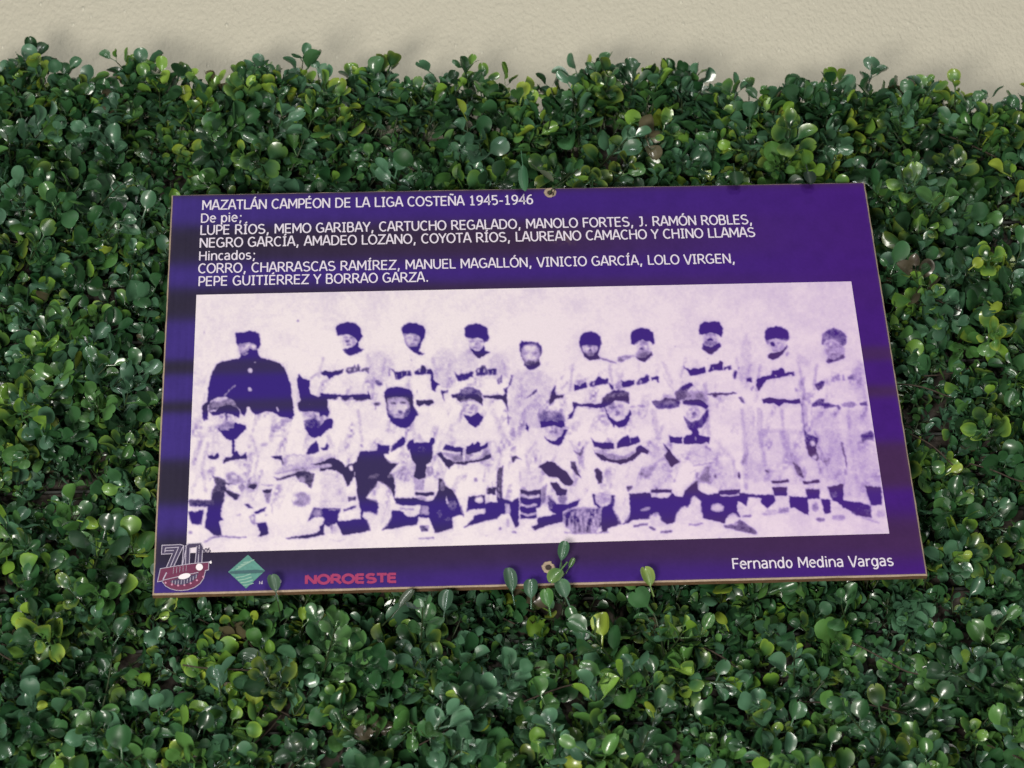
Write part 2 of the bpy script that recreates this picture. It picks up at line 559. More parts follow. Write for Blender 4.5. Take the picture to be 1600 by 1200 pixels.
TILES[(720, 490)] = '''
e .15|60,520,120,130,0
e .15|400,560,110,150,0
p 1|40,160 60,130 150,105 220,120 280,155 290,220 300,260 275,300 245,310 230,270 170,255 110,270 50,245
p .22|60,255 150,260 235,280 245,330 230,380 160,400 110,370 85,320
e .6|120,290,34,12,0
e .65|172,312,20,18,0
e .65|220,292,16,12,0
e .1|130,325,25,18,0
p 1|88,345 140,388 200,395 245,335 260,390 312,410 250,440 190,467 150,442 120,400
p .97|0,630 60,630 130,600 132,665 60,672 0,695
p .92|155,600 165,572 200,565 215,550 235,540 262,548 280,582 380,578 375,642 300,642 200,650 160,655
e .2|190,600,10,20,0
e .2|245,600,6,24,0
l .3|7|290,600 290,640
l .3|7|335,600 335,640
p .85|375,690 400,670 430,640 435,720 380,742
l .3|6|405,660 410,740
p 1|525,640 558,650 520,750 490,790 480,870 492,960 500,1030 470,960 430,900 330,890 240,882 230,855 320,857 420,848 440,860 470,830 435,790 500,762
p .7|488,1030 510,1100 500,1180 485,1130
p .16|600,590 545,640 505,800 505,1000 512,1200 900,1200 920,950 960,800 985,700 900,620 800,580
p 1|615,400 612,330 640,285 660,300 730,293 810,310 850,350 845,420 820,470 832,540 790,572 730,592 690,570 655,540 660,500 630,450
p .24|630,420 640,350 700,325 780,328 812,370 825,430 800,500 760,540 700,545 665,500 640,450
e .07|720,360,60,25,0
e .6|672,418,30,15,0
e .55|768,418,32,15,0
e .05|712,450,16,30,0
e .1|765,465,20,16,0
e .85|730,520,45,32,0
p .9|680,892 740,830 800,780 792,820 725,870
p .3|690,960 820,920 860,980 700,1020
p 1|985,740 990,850 1080,850 1060,882 985,892 930,965 918,930 950,800
l .55|14|1040,690 1080,640
l .55|18|1045,795 1115,715
p 1|685,1130 712,1200 678,1200
e .45|515,1095,16,14,0
e .0|975,955,40,26,-30
e .05|1085,990,64,48,0
p 1|1230,290 1250,230 1300,200 1350,188 1420,208 1460,250 1475,310 1450,370 1430,430 1470,470 1400,490 1340,492 1290,460 1270,400 1240,340
p .12|1260,345 1340,330 1425,345 1420,400 1390,420 1300,420 1275,390
e .8|1345,340,18,20,0
p 1|1318,402 1348,368 1378,398 1370,408
e .6|1350,430,45,24,0
e .02|1395,370,22,22,0
e .02|1295,375,18,22,0
l .65|16|1440,462 1520,485 1600,512
p 1|1180,735 1205,745 1240,760 1270,730 1310,718 1318,772 1250,790 1180,812
p 1|1340,735 1360,705 1400,700 1432,660 1462,668 1480,700 1535,682 1532,732 1440,750 1345,772
e .3|1385,735,8,16,0
e .35|1490,720,6,12,0
p 1|1548,722 1590,760 1600,800 1570,785
p .92|1470,890 1540,840 1600,800 1600,960 1540,960 1480,920
p 1|1165,920 1200,930 1260,950 1340,935 1400,950 1500,930 1510,990 1540,1080 1600,1150 1600,1192 1530,1092 1500,980 1400,990 1300,970 1220,970 1190,1000 1170,1090 1115,1105 1125,1060 1175,1010
e .25|1330,990,50,10,0
p .85|0,800 60,768 130,775 200,800 222,840 230,900 225,970 200,940 100,890 60,910 0,922
e .62|70,810,70,25,-10
p 1|0,900 80,850 170,850 228,890 225,975 190,920 100,880 40,905
p .08|0,920 60,912 100,890 190,930 210,980 180,1040 110,1075 40,1060 0,1000
e .5|115,985,24,28,0
p 1|35,1050 110,1076 180,1035 242,1080 200,1160 150,1192 90,1140
p .72|805,1070 850,1030 930,1010 1000,1010 1060,1050 1090,1110 1082,1175 830,1180
e .55|930,1060,70,30,0
p 1|820,1125 880,1140 940,1120 1010,1140 1075,1120 1085,1170 1060,1195 980,1170 840,1190
'''
TILES[(940, 490)] = '''
p .28|1490,1040 1600,1010 1600,1200 1500,1200
p 1|305,195 340,170 410,148 500,168 540,210 550,270 562,312 535,335 520,300 450,290 420,270 390,310 340,330 310,320
p .1|340,330 400,290 450,285 520,310 530,370 520,405 370,405 350,370
p .55|400,290 430,280 470,300 500,320 450,325 432,360 410,330
e .02|475,345,38,24,0
e .02|370,345,22,20,0
e .9|420,370,26,14,0
p .72|370,400 440,375 500,400 530,385 530,435 480,485 440,500 380,470 350,440
p 1|350,445 400,465 455,462 500,430 530,390 532,435 480,485 440,512 390,490
p .7|160,500 180,450 250,435 340,432 355,450 310,465 250,492 200,512
e .35|240,470,30,14,-10
l .7|16|0,468 70,492 160,522
p 1|205,690 240,712 290,698 342,695 345,745 260,768 222,775
p .92|360,728 400,680 450,660 470,630 495,650 500,705 440,738 365,750
e .4|410,715,10,18,0
p 1|515,665 600,655 602,718 580,722 575,690 550,688 530,712
p 1|0,685 70,680 70,722 0,748
l 1|18|78,728 100,760 112,795
l .45|10|640,640 700,740 760,812
p .88|520,920 560,905 600,912 660,880 760,880 822,920 810,975 750,990 600,998 560,980
e .68|700,935,60,25,-5
e .4|330,975,30,14,0
e .45|415,965,40,18,0
p .85|0,900 60,840 150,800 230,805 285,820 292,935 230,905 130,905 60,970 0,965
e .65|170,850,70,22,-10
p 1|0,935 60,930 150,880 250,872 288,885 292,945 220,922 130,912 60,972 0,962
p .1|60,985 130,920 220,912 280,950 290,1010 250,1090 180,1120 120,1100 70,1050
e .72|172,1035,24,20,0
e .5|200,960,32,13,-5
e .35|105,985,28,12,10
p 1|48,1025 70,1050 110,1100 170,1125 230,1105 270,1060 300,1005 312,1050 280,1130 240,1182 180,1197 120,1150 70,1090
p 1|1015,170 1020,120 1070,90 1130,97 1160,85 1230,93 1262,150 1265,212 1242,250 1220,225 1160,208 1130,195 1090,218 1040,225 1012,212
p .16|1050,235 1090,218 1130,200 1180,212 1220,240 1210,290 1060,292
e 1|1132,280,34,22,0
e .5|1132,225,14,22,0
e .02|1080,255,20,20,0
e .02|1190,255,18,20,0
p .68|1060,290 1210,288 1200,345 1080,345
p 1|1050,305 1090,345 1150,350 1200,320 1225,305 1252,342 1210,382 1150,437 1090,410 1050,372
p 1|848,528 875,570 930,587 960,572 1010,580 1085,558 1085,622 1000,642 930,655 900,612 860,572
p 1|1115,592 1140,540 1210,520 1230,488 1262,510 1262,592 1190,592 1120,612
e .3|1165,575,10,14,0
p 1|1270,558 1352,540 1357,580 1330,602 1310,570 1282,602
e 1|1390,640,22,52,5
e .8|1425,572,9,22,15
p 1|1510,682 1560,668 1570,720 1512,722
p .6|1550,790 1590,758 1580,790 1555,812
p .85|1428,872 1470,868 1480,900 1500,935 1475,945 1440,905
l .95|20|1105,845 1180,838 1280,842 1400,832
e .95|1182,862,28,18,0
e .85|1300,852,28,14,0
e .3|1105,470,9,9,0
e .3|765,342,9,10,0
p .78|760,825 850,752 940,715 957,758 900,800 872,905 780,905
p 1|840,775 940,718 957,752 900,780 840,800
p .52|868,850 920,808 1000,803 1090,830 1112,880 1100,945 870,925
e .42|990,835,60,16,0
p 1|845,915 930,900 1040,907 1117,970 1090,997 1000,962 920,965 850,942
p .1|840,950 920,960 1000,970 1080,1000 1060,1060 1000,1112 930,1122 870,1080
e .82|968,1050,24,24,0
e .0|905,1010,40,30,0
p .88|850,1065 930,1130 1010,1112 1060,1055 1110,995 1122,1060 1090,1130 1040,1192 1030,1200 900,1200 880,1140
e .0|832,940,10,32,-10
e .35|540,1100,8,26,10
'''
TILES[(1160, 490)] = '''
e .16|40,500,60,300,0
p .95|235,190 260,155 360,133 450,160 485,200 492,270 460,292 380,270 320,265 250,305 238,270
p .2|250,300 320,265 400,275 470,280 470,340 430,390 370,402 300,392 265,340
e .08|370,330,35,35,-20
p .92|285,310 320,300 345,330 330,348 300,340
e .6|265,300,16,22,20
p 1|258,440 300,415 360,408 420,385 470,325 476,350 420,432 370,470 320,492 272,470
e .4|470,425,18,30,30
p .15|560,400 720,500 700,560 560,520
p .97|148,690 220,660 300,640 310,600 380,590 400,560 438,580 440,620 470,612 540,605 542,652 520,660 510,640 440,662 330,682 260,692 205,760 170,815 148,770
e .35|350,650,12,14,0
e .35|490,650,8,10,0
p .9|42,685 70,668 100,672 102,710 45,718
p .6|88,800 110,755 122,770 100,810
p .5|0,860 10,900 0,920
p 1|200,892 280,880 380,892 500,902 602,885 612,942 500,938 440,930 380,972 340,940 220,937
e .55|560,798,14,26,-20
p .2|620,940 680,950 690,1200 640,1200 615,1000
l .65|14|618,950 630,1050 650,1200
p .26|155,980 210,980 215,1200 145,1200
p .12|30,980 110,960 110,1200 30,1200
p .78|830,220 870,190 950,148 1050,195 1087,240 1087,315 1050,342 1000,300 940,270 870,282 850,335 830,325
e .6|870,240,35,40,20
p .42|850,330 880,280 950,265 1020,310 1062,350 1062,442 1000,482 900,492 870,420 850,380
e .12|880,355,35,16,5
e .12|980,352,30,14,5
e .05|918,330,10,28,10
e .2|940,410,35,20,0
e .6|890,320,22,12,10
e .6|960,325,24,12,10
p .85|868,500 900,470 960,478 1010,455 1050,418 1072,462 1000,500 900,522
p .9|752,742 800,710 862,700 852,760 800,812 770,785
p .62|920,700 930,670 960,650 1010,620 1022,700 960,715 925,718
p .62|1040,645 1060,635 1072,700 1042,705
p .75|1088,668 1130,640 1180,640 1178,715 1155,715 1150,680 1100,702
e .2|965,690,10,14,0
l .45|8|880,690 892,745
e .14|1220,700,70,220,0
p .82|722,942 800,890 852,890 852,940 900,930 950,952 1010,952 1032,1000 1005,1015 980,972 860,995 840,962 730,980
p .62|1030,940 1150,920 1200,950 1150,982 1050,980
p .88|1220,942 1302,915 1307,962 1230,968
l .3|8|1150,780 1250,760
p .16|740,1010 860,1000 1010,1020 1010,1200 720,1200
p .14|1080,1000 1300,990 1350,1200 1120,1200
l .3|8|725,970 720,1060
'''
TILES[(280, 670)] = '''
p 1|400,0 430,40 500,110 530,125 600,112 640,60 705,0
e .5|470,5,60,20,15
p 1|550,105 582,105 577,265 550,265
p 1|288,245 310,290 345,270 360,295 385,265 412,255 417,300 380,322 310,317
p 1|458,335 490,292 540,300 570,255 602,228 640,288 665,280 702,248 702,355 690,312 600,322 490,352 460,365
p 1|1310,0 1370,80 1410,97 1480,80 1565,0
p 1|1325,255 1350,200 1430,118 1460,200 1462,242 1400,262 1330,272
p 1|1470,195 1520,208 1542,148 1562,172 1550,222 1500,235
p 1|948,295 1020,285 1072,278 1082,330 1100,380 1072,387 1060,330 1000,318
p .28|1090,290 1200,280 1300,265 1450,300 1600,270 1600,420 1400,440 1300,450 1000,482 975,455 1080,400
p .12|1120,300 1300,280 1330,340 1120,380
l .5|8|1120,285 1200,272 1300,285
l .55|16|1000,470 1150,440 1300,420 1450,400 1590,410
p 1|1360,370 1480,355 1600,295 1600,405 1500,390
p .88|978,500 1050,517 1150,480 1220,460 1300,437 1410,470 1398,545 1378,622 1350,612 1340,580 1270,562 1210,492 1100,530 1030,547
e .5|1280,530,40,30,30
p .55|488,480 550,448 640,500 662,550 600,582 500,562
e .12|575,505,36,26,20
e .5|655,610,35,35,0
p .9|345,488 410,510 480,532 492,562 600,585 480,590 500,640 640,692 600,752 520,700 475,650 470,760 440,830 440,920 467,960 420,962 420,1000 442,1112 360,1112 270,1030 300,820 110,810 95,738 330,745 350,640 385,580
e .5|560,560,40,20,20
e .45|650,620,30,40,0
p .72|718,540 740,505 780,505 822,590 780,632 705,620
e .12|768,540,26,40,10
p 1|705,615 760,590 822,585 782,635
p 1|93,868 258,838 240,1000 130,1000
p .0|265,830 300,812 292,900 250,1000 240,985
l .02|34|95,835 160,850 255,825
p 1|300,830 400,850 440,920 467,960 420,962 442,1112 360,1112 330,1080 265,1030
e .6|120,1085,26,22,0
l .75|16|265,1185 350,1135 450,1120 560,1135 700,1132
p 1|870,642 972,630 960,672 885,675
p .6|885,672 962,672 945,780 915,785
l .45|18|860,582 900,595 985,588
p .95|670,790 722,785 772,830 722,832
p 1|780,870 840,840 912,818 882,865 800,892
p .62|728,920 790,885 805,990 782,1015 740,960
e .12|765,940,16,22,0
p 1|800,985 912,972 937,1100 822,1132 852,1080
e .35|625,900,26,12,-20
e .4|910,905,20,15,0
l .35|10|965,780 970,880
e .6|1275,740,98,76,0
e .4|1300,740,60,50,20
e .05|1208,730,34,34,0
p .88|1335,975 1400,820 1500,840 1600,830 1600,1010 1560,1025 1500,990 1500,920 1400,930
e .5|1440,880,40,40,0
p .03|1300,1010 1400,940 1490,960 1480,1030 1400,1080 1200,1120
p 1|1100,1142 1250,1117 1400,1095 1480,1055 1480,1010 1510,990 1512,1110 1350,1142 1150,1152
e .25|890,165,40,22,-20
e .25|735,185,25,25,0
'''
TILES[(500, 670)] = '''
p .12|0,470 80,442 170,442 240,500 282,600 282,770 200,825 0,835
p 1|0,0 100,0 30,62 0,82
p 1|0,195 50,200 70,155 97,170 72,230 20,225
p 1|0,370 60,332 130,303 230,345 270,410 300,372 390,348 395,420 360,450 355,500 312,580 290,612 240,490 170,440 80,430 0,450
e .35|60,390,70,25,-5
e .0|325,415,20,30,-15
p 1|600,150 640,170 730,175 720,262 665,270 700,320 760,362 832,350 762,430 700,500 782,480 762,640 722,642 690,592 602,545 590,600 482,720 600,745 612,830 590,912 560,882 460,872 440,920 500,960 532,1062 460,1080 240,1112 168,970 420,942 430,860 390,700 380,560 360,500 390,300 420,242 600,230
e .85|560,500,70,30,-20
e .8|740,500,40,30,-20
p 1|20,830 217,830 200,920 180,980 150,1000 60,962
l .6|10|90,850 200,845
p .0|300,680 352,510 380,600 402,760 422,840 300,792
p .9|290,708 330,715 372,705 372,748 300,762
p .03|188,900 232,850 380,800 420,840 427,932 300,960 200,967
l .92|26|250,855 370,815
p .0|0,920 30,920 50,960 0,980
p 1|0,1010 40,1020 45,1100 0,1110
e .25|150,1060,40,45,20
e .5|120,1030,16,24,0
l .3|12|100,1150 180,1180 260,1155
p 1|735,250 752,175 800,140 860,83 890,98 887,172 800,215
p 1|930,130 970,103 982,150 930,240 895,180
p 1|975,145 1142,148 1160,98 1195,98 1192,160 1170,180 1182,250 1160,350 1112,372 1100,512 1030,535 980,500 1002,380 960,330 938,240
e .85|1060,220,60,50,0
p .1|665,300 740,340 800,260 900,210 952,300 922,322 850,362 740,362
l .4|10|790,330 870,240
p .2|750,470 850,380 960,338 1003,378 962,490 922,565 800,545
l .65|10|800,520 830,450 890,420
l .65|10|880,550 900,490 930,450
l .65|10|835,535 860,470
l .5|10|770,470 850,430
p 1|782,722 980,718 1192,745 1192,785 1050,800 850,802 790,782 740,640 782,560
p .0|782,578 900,562 985,500 1005,540 980,640 972,722 782,722
p .5|988,540 1092,528 1082,642 985,652
p .03|1090,540 1222,510 1242,640 1202,672 1090,652
p 1|985,662 1192,668 1192,692 1100,708 988,692
e .02|1130,738,46,22,0
e .35|1060,730,50,20,10
p .65|1105,400 1182,395 1192,470 1120,515
e .2|1150,430,15,22,0
p .03|1172,290 1220,278 1292,360 1302,440 1282,500 1230,512 1180,420
p 1|750,850 830,858 870,872 920,922 1010,912 1040,880 1050,800 1192,738 1232,640 1242,520 1270,518 1302,592 1390,650 1432,730 1502,905 1450,902 1380,932 1392,1042 1200,1092 1180,1040 1142,960 1030,920 1012,1002 830,1032 640,1062 700,1000 740,932
e .75|1280,600,30,60,0
e .75|1380,800,50,60,0
e .8|1250,900,40,60,0
e .8|1330,950,40,30,0
p .03|865,880 930,860 1030,850 1032,892 920,922
l .4|22|840,830 900,840 980,840
p .35|1050,802 1132,800 1142,905 1050,892
p .0|1030,930 1140,928 1182,1050 1182,1132 1030,1152 1010,1050
p .92|1040,1012 1142,1010 1125,1072 1050,1072
e .4|1120,1030,24,18,0
l .6|18|1030,1148 1190,1140
p .0|1312,690 1342,780 1320,782
p .05|482,722 600,602 598,548 690,595 745,660 752,840 742,930 690,1012 622,1062 540,1062 500,960 448,868 560,872 602,912 622,800 600,745
l .4|12|690,640 712,720 700,820 640,1000
l .3|10|720,700 730,800 700,900
p .0|745,740 790,790 770,830 745,830
p .55|1250,240 1380,260 1500,280 1600,250 1600,340 1480,350 1380,340
p 1|1308,158 1400,192 1500,202 1502,245 1370,243 1280,222
p 1|1220,262 1262,240 1292,300 1400,345 1500,350 1600,332 1600,352 1500,378 1400,370 1340,425 1310,382
p 1|1528,190 1600,150 1600,245 1520,265
l .02|22|1508,180 1500,345
p 1|1545,730 1600,700 1600,830 1528,872
p .02|1380,930 1450,905 1500,910 1600,860 1600,990 1500,1030 1420,1040
p 1|1470,850 1500,920 1490,930
l .8|16|1500,1030 1600,990
e .4|440,180,20,18,0
'''
TILES[(720, 670)] = '''
p 1|58,190 140,170 170,135 198,150 200,185 260,170 287,142 282,190 200,235 60,275
p 1|0,200 30,208 20,285 0,285
p .5|60,280 200,290 300,210 322,285 220,325 60,350
e .1|150,300,60,22,-10
p 1|0,342 60,342 200,322 310,262 327,300 230,335 100,362 40,382 0,382
l .02|16|42,150 38,345
e .7|155,535,20,26,0
e .3|240,545,14,20,0
p .88|380,430 452,378 440,480 432,640 432,742 380,742 372,620
l .3|8|395,620 400,740
p 1|270,625 372,608 362,690 270,685
l .5|8|280,590 285,660
l .5|8|325,560 330,640
e .45|545,40,36,50,0
p .12|870,0 1060,0 1040,90 980,128 920,115 880,80
p 1|860,68 920,120 980,132 1040,80 1080,12 1120,15 1082,90 1060,150 1020,187 960,170 890,120
p 1|680,0 712,0 698,28
e .5|935,38,20,14,0
p .82|1165,232 1230,252 1282,178 1275,260 1240,293 1210,270
p 1|532,292 580,283 650,330 580,312 555,355 535,350
e .45|548,210,40,16,-40
p .12|600,400 862,400 882,560 820,622 700,652 615,620
e .28|620,500,12,60,0
e .25|760,520,30,20,0
p 1|800,400 860,368 910,338 980,358 1040,410 1110,460 1182,562 1150,602 1080,590 1010,510 920,502 860,440
p .92|1138,340 1200,348 1217,440 1265,525 1200,472 1150,412
p .3|1200,250 1250,300 1240,400
p 1|930,560 1000,558 1050,622 1112,640 1100,695 1010,702 960,620
p .6|845,620 902,560 885,760 830,822
p 1|620,638 720,655 842,628 832,820 790,830 790,942 620,942
l .08|30|620,690 710,722 812,700
l .12|24|618,790 700,815 792,790
l .15|22|625,882 700,905 785,885
p .03|600,940 802,938 802,1010 730,1062 615,1060
l .0|22|905,560 960,680 1010,770
p .95|1000,790 1110,790 1245,738 1222,800 1160,832 1060,862 1000,892 930,862 900,772 960,740
p .75|905,690 960,740 1000,790 930,860
e .6|1060,740,50,50,0
p .0|800,850 880,768 922,870 982,890 870,912 800,922
p 1|800,932 1000,890 1062,862 1062,970 900,1012 770,1062 740,1025 802,1000
p 1|378,720 450,730 530,762 602,718 612,760 602,1022 570,1035 540,960 500,882 430,892 380,942 270,960 100,1012 38,1030 130,942 140,902 250,890 262,780 320,762 380,772
p 1|80,712 252,690 257,832 80,852
e .02|195,745,44,34,-5
l .1|34|80,872 170,880 250,868
p .03|260,702 370,700 372,762 320,755 268,782
p .3|460,780 512,778 522,880 470,902
e .3|492,985,18,50,0
e .75|412,1042,16,16,0
e .6|560,1080,26,15,0
e .3|270,1120,10,10,0
l .6|18|0,800 20,890
p 1|1388,432 1430,410 1480,460 1482,520 1470,578 1430,577 1412,520
p 1|1352,80 1390,132 1480,150 1600,155 1600,217 1500,217 1390,192
p .5|1400,220 1600,240 1600,340 1440,300
l .2|14|1400,230 1500,255 1600,260
p 1|1368,200 1410,255 1500,280 1520,320 1600,330 1600,362 1480,332 1420,292
p .62|1060,890 1120,850 1240,820 1400,820 1520,850 1532,960 1440,1032 1400,1092 1180,1100 1080,1000
m .85|1060,850 1530,830 1530,1090 1080,1090
p 1|1500,830 1600,780 1600,1022 1530,1042 1515,960
p .85|1440,1085 1540,1025 1530,1080
l .55|16|1080,1080 1200,1092 1400,1092 1540,1080
e .35|1482,745,92,78,0
e .15|1480,790,70,22,0
l 1|26|1385,690 1400,780 1450,825
e .6|1500,740,26,20,0
'''
TILES[(940, 670)] = '''
p 1|0,145 125,150 132,212 0,217
p 1|158,150 230,90 270,68 302,100 340,95 382,78 407,140 330,172 160,210
l .3|7|300,110 300,160
p .52|0,230 230,290 350,220 350,280 260,330 100,340 0,300
e .08|250,240,80,28,-20
e .1|80,250,60,14,5
p 1|0,270 60,310 150,332 260,320 350,262 370,190 412,178 502,240 482,272 420,250 330,335 200,375 100,352 0,332
l .02|18|140,125 150,215
p 1|700,68 740,88 840,90 842,152 720,152
p 1|855,105 890,70 940,62 952,0 1000,0 1022,70 1130,90 1122,162 1090,140 1040,162 860,162
e .5|980,100,10,26,0
p .9|900,0 1010,0 965,62
p .16|850,230 1100,200 1300,250 1200,342 950,382
p 1|640,150 672,170 740,270 822,350 770,372 730,412 700,352 650,280 690,240
p .6|410,420 500,400 600,320 680,262 692,300 600,352 530,470 480,545 410,502
e .3|470,450,40,40,0
p .2|480,250 620,180 680,230 560,330
p .55|1080,175 1152,220 1140,242 1080,205
l .5|16|960,392 1080,370 1180,355
l .4|12|925,462 990,430
l .35|10|960,260 1030,290
e .35|890,310,20,16,0
p .13|530,640 520,520 570,400 640,340 702,370 732,480 742,640
p .14|1130,450 1180,350 1300,330 1400,400 1442,520 1442,642 1220,652 1120,560
e .82|1187,495,14,24,0
e 1|1432,490,14,36,-10
p .68|1080,400 1160,365 1125,470 1155,560 1185,580 1010,560 1000,652 940,702 850,722 870,642 1000,532
p .9|860,650 1000,535 1010,640 960,700 850,722
p 1|288,680 500,668 520,712 690,722 742,668 762,702 850,712 872,650 990,570 1010,642 1060,672 1120,692 1220,672 1440,668 1600,688 1600,712 1510,712 1502,802 1420,752 1412,860 1452,922 1300,932 1282,990 1180,962 1050,932 1050,882 1030,842 1040,762 960,702 900,832 870,802 830,832 782,902 762,982 680,1002 620,962 600,902 540,882 500,942 320,952 280,990 220,1002 300,880 
p 1|508,632 735,632 738,672 515,668
l .05|22|520,690 600,712 690,712
p 1|1212,650 1442,633 1442,667 1220,677
l .05|20|1238,697 1330,700 1430,690
p .85|262,600 332,595 312,642 270,665
p .03|310,650 380,560 470,530 510,560 510,665 400,672
p 1|0,820 130,832 182,922 212,995 70,1042 60,1072 0,1085
p .06|130,690 270,690 282,860 302,920 225,985 180,960 120,832
l .4|9|245,720 230,800
e .45|460,838,58,22,-15
e .03|1208,825,72,46,5
e .05|1365,930,56,50,-20
p .05|960,700 1040,762 1030,842 1060,900 1050,980 960,1000 760,1000 780,902 830,832 870,802 900,832
p .1|505,905 590,870 620,962 690,1010 540,1030 500,980
e .5|560,900,20,26,0
e .32|50,745,80,62,0
e .12|50,790,70,18,0
e .5|50,735,35,12,0
p 1|100,690 140,700 132,800 60,832 0,832 0,820 90,790
l .82|26|340,1022 410,1005 480,995
l .85|28|500,1028 555,1052
l .8|26|620,1078 730,1074
l .65|18|915,1000 980,1010 1050,985
p .78|1272,1010 1380,990 1442,950 1520,1000 1600,1058 1600,1105 1450,1072 1290,1032
e .35|1390,1000,30,14,0
p .05|1410,800 1500,790 1600,760 1600,900 1460,920
l .7|14|1470,918 1560,912
e .4|1230,1150,30,16,0
e .3|760,545,12,22,0
'''
TILES[(1160, 670)] = '''
p .14|0,0 1366,0 1460,580 1400,700 1000,740 400,560 0,560
p .34|150,0 220,0 230,200 262,440 210,330 170,120
e .75|260,448,34,14,20
p .32|380,0 470,0 520,250 602,400 640,542 560,440 480,320 430,200
p .06|520,100 640,60 660,240 700,320 800,360 790,500 640,520 600,400
p .04|230,60 370,40 430,260 560,480 480,530 290,530 250,300
p .78|520,340 602,400 642,522 590,500 560,450
p .85|640,0 680,60 740,70 792,100 790,132 762,200 802,310 785,345 700,292 660,180
e .03|735,155,24,32,-30
e .08|755,300,24,24,0
l .5|14|745,20 770,70 800,115
l .6|13|800,190 850,300 890,440
p .82|1015,130 1050,150 1062,230 1095,330 1092,425 1062,310
e .5|1075,455,16,36,0
e .5|810,440,14,34,0
p .8|1235,65 1290,50 1340,20 1375,70 1368,132 1300,115 1250,155
p .24|930,0 1010,0 1062,400 1042,560 900,560 880,300
p .2|1130,0 1200,0 1300,300 1300,590 1200,400
p .98|290,545 400,545 480,525 487,560 400,572 310,572
p 1|628,552 720,545 802,528 812,562 740,575 640,582
l .02|20|320,590 400,596 480,585
l .02|20|650,602 730,612 805,590
p 1|308,610 467,610 467,702 340,702
p 1|658,630 807,630 807,735 680,732
p .95|880,602 960,598 1052,575 1052,745 930,742
e .75|980,690,50,40,0
p .92|1278,600 1450,610 1458,795 1340,802
p 1|0,685 150,690 240,692 330,688 347,760 262,835 190,772 200,725 60,718 42,812 0,780
p 1|483,702 680,720 692,905 600,862 540,822 500,832
p 1|818,732 920,740 922,882 860,895
p .95|930,745 1052,745 1100,830 1060,830 1000,770
p .9|1052,750 1240,770 1342,810 1352,935 1180,902 1080,832
l .55|14|1250,930 1430,985
p .03|345,722 480,720 482,820 360,840
p .04|690,750 820,750 830,880 720,920
p .55|175,882 360,880 390,830 490,822 492,870 230,912
e .3|300,860,60,18,0
e .55|760,820,34,50,0
e .75|812,950,48,22,0
p .05|930,770 1010,790 1060,880 940,880
e .42|1000,930,72,32,0
p .06|1350,820 1480,800 1500,900 1380,930
e .35|1440,890,44,40,30
p .78|0,960 60,1010 150,1060 142,1105 0,1072
e .75|55,912,40,13,0
'''

SS = 2
OX, OY, CW, CH = 270, 430, 1140, 450
canvas = np.zeros((CH * SS, CW * SS), np.float32)


def poly_mask(P, h, w, x0, y0):
    ys, xs = np.mgrid[y0:y0 + h, x0:x0 + w] + 0.5
    inside = np.zeros((h, w), bool)
    n = len(P)
    for i in range(n):
        (ax, ay), (bx, by) = P[i], P[(i + 1) % n]
        if ay == by:
            continue
        c = (ay > ys) != (by > ys)
        inside ^= c & (xs < (bx - ax) * (ys - ay) / (by - ay) + ax)
    return inside


def blur(a, s):
    r = max(1, int(3 * s))
    k = np.exp(-0.5 * (np.arange(-r, r + 1) / s) ** 2)
    k /= k.sum()
    p = np.pad(a, ((r, r), (0, 0)), mode='edge')
    a = sum(k[i] * p[i:i + a.shape[0]] for i in range(2 * r + 1))
    p = np.pad(a, ((0, 0), (r, r)), mode='edge')
    return sum(k[i] * p[:, i:i + a.shape[1]] for i in range(2 * r + 1))


def paint(P, tone, texture=False, always=False, darken=False):
    P = (np.asarray(P, float) - (OX, OY)) * SS
    # wobble the outline a little, as an enlarged old halftone does
    x0, y0 = np.floor(P.min(0)).astype(int) - 1
    x1, y1 = np.ceil(P.max(0)).astype(int) + 1
    x0, y0, x1, y1 = max(x0, 0), max(y0, 0), min(x1, CW * SS), min(y1, CH * SS)
    if x1 <= x0 or y1 <= y0:
        return
    m = poly_mask(P, y1 - y0, x1 - x0, x0, y0)
    sub = canvas[y0:y1, x0:x1]
    if texture:
        ys, xs = np.mgrid[y0:y1, x0:x1]
        t = value_noise(xs / 5.0, ys / 22.0, 77) * 0.7 + value_noise(xs / 6.0, ys / 6.0, 78) * 0.4
        m = m & (sub > 0.3) & (sub < 0.9)
        sub[m] = np.clip(t[m] * 1.25 - 0.02, 0.1, 1)
    else:
        if (0.045 < tone < 0.76 or always) and min(m.shape) > 8:      # grey tones have soft borders
            s = min(6.0, max(0.8, 0.10 * min(m.shape)))
            f = blur(m.astype(np.float32), s) * (0.55 + 0.45 * m)
            new = sub * (1 - f) + tone * f
            sub[:] = np.maximum(sub, new) if darken else new
        else:
            sub[m] = tone


def ellipse(cx, cy, rx, ry, rot):
    t = np.linspace(0, 2 * math.pi, 26, endpoint=False)
    a = math.radians(rot)
    x, y = rx * np.cos(t), ry * np.sin(t)
    return np.stack([cx + x * math.cos(a) - y * math.sin(a), cy + x * math.sin(a) + y * math.cos(a)], 1)


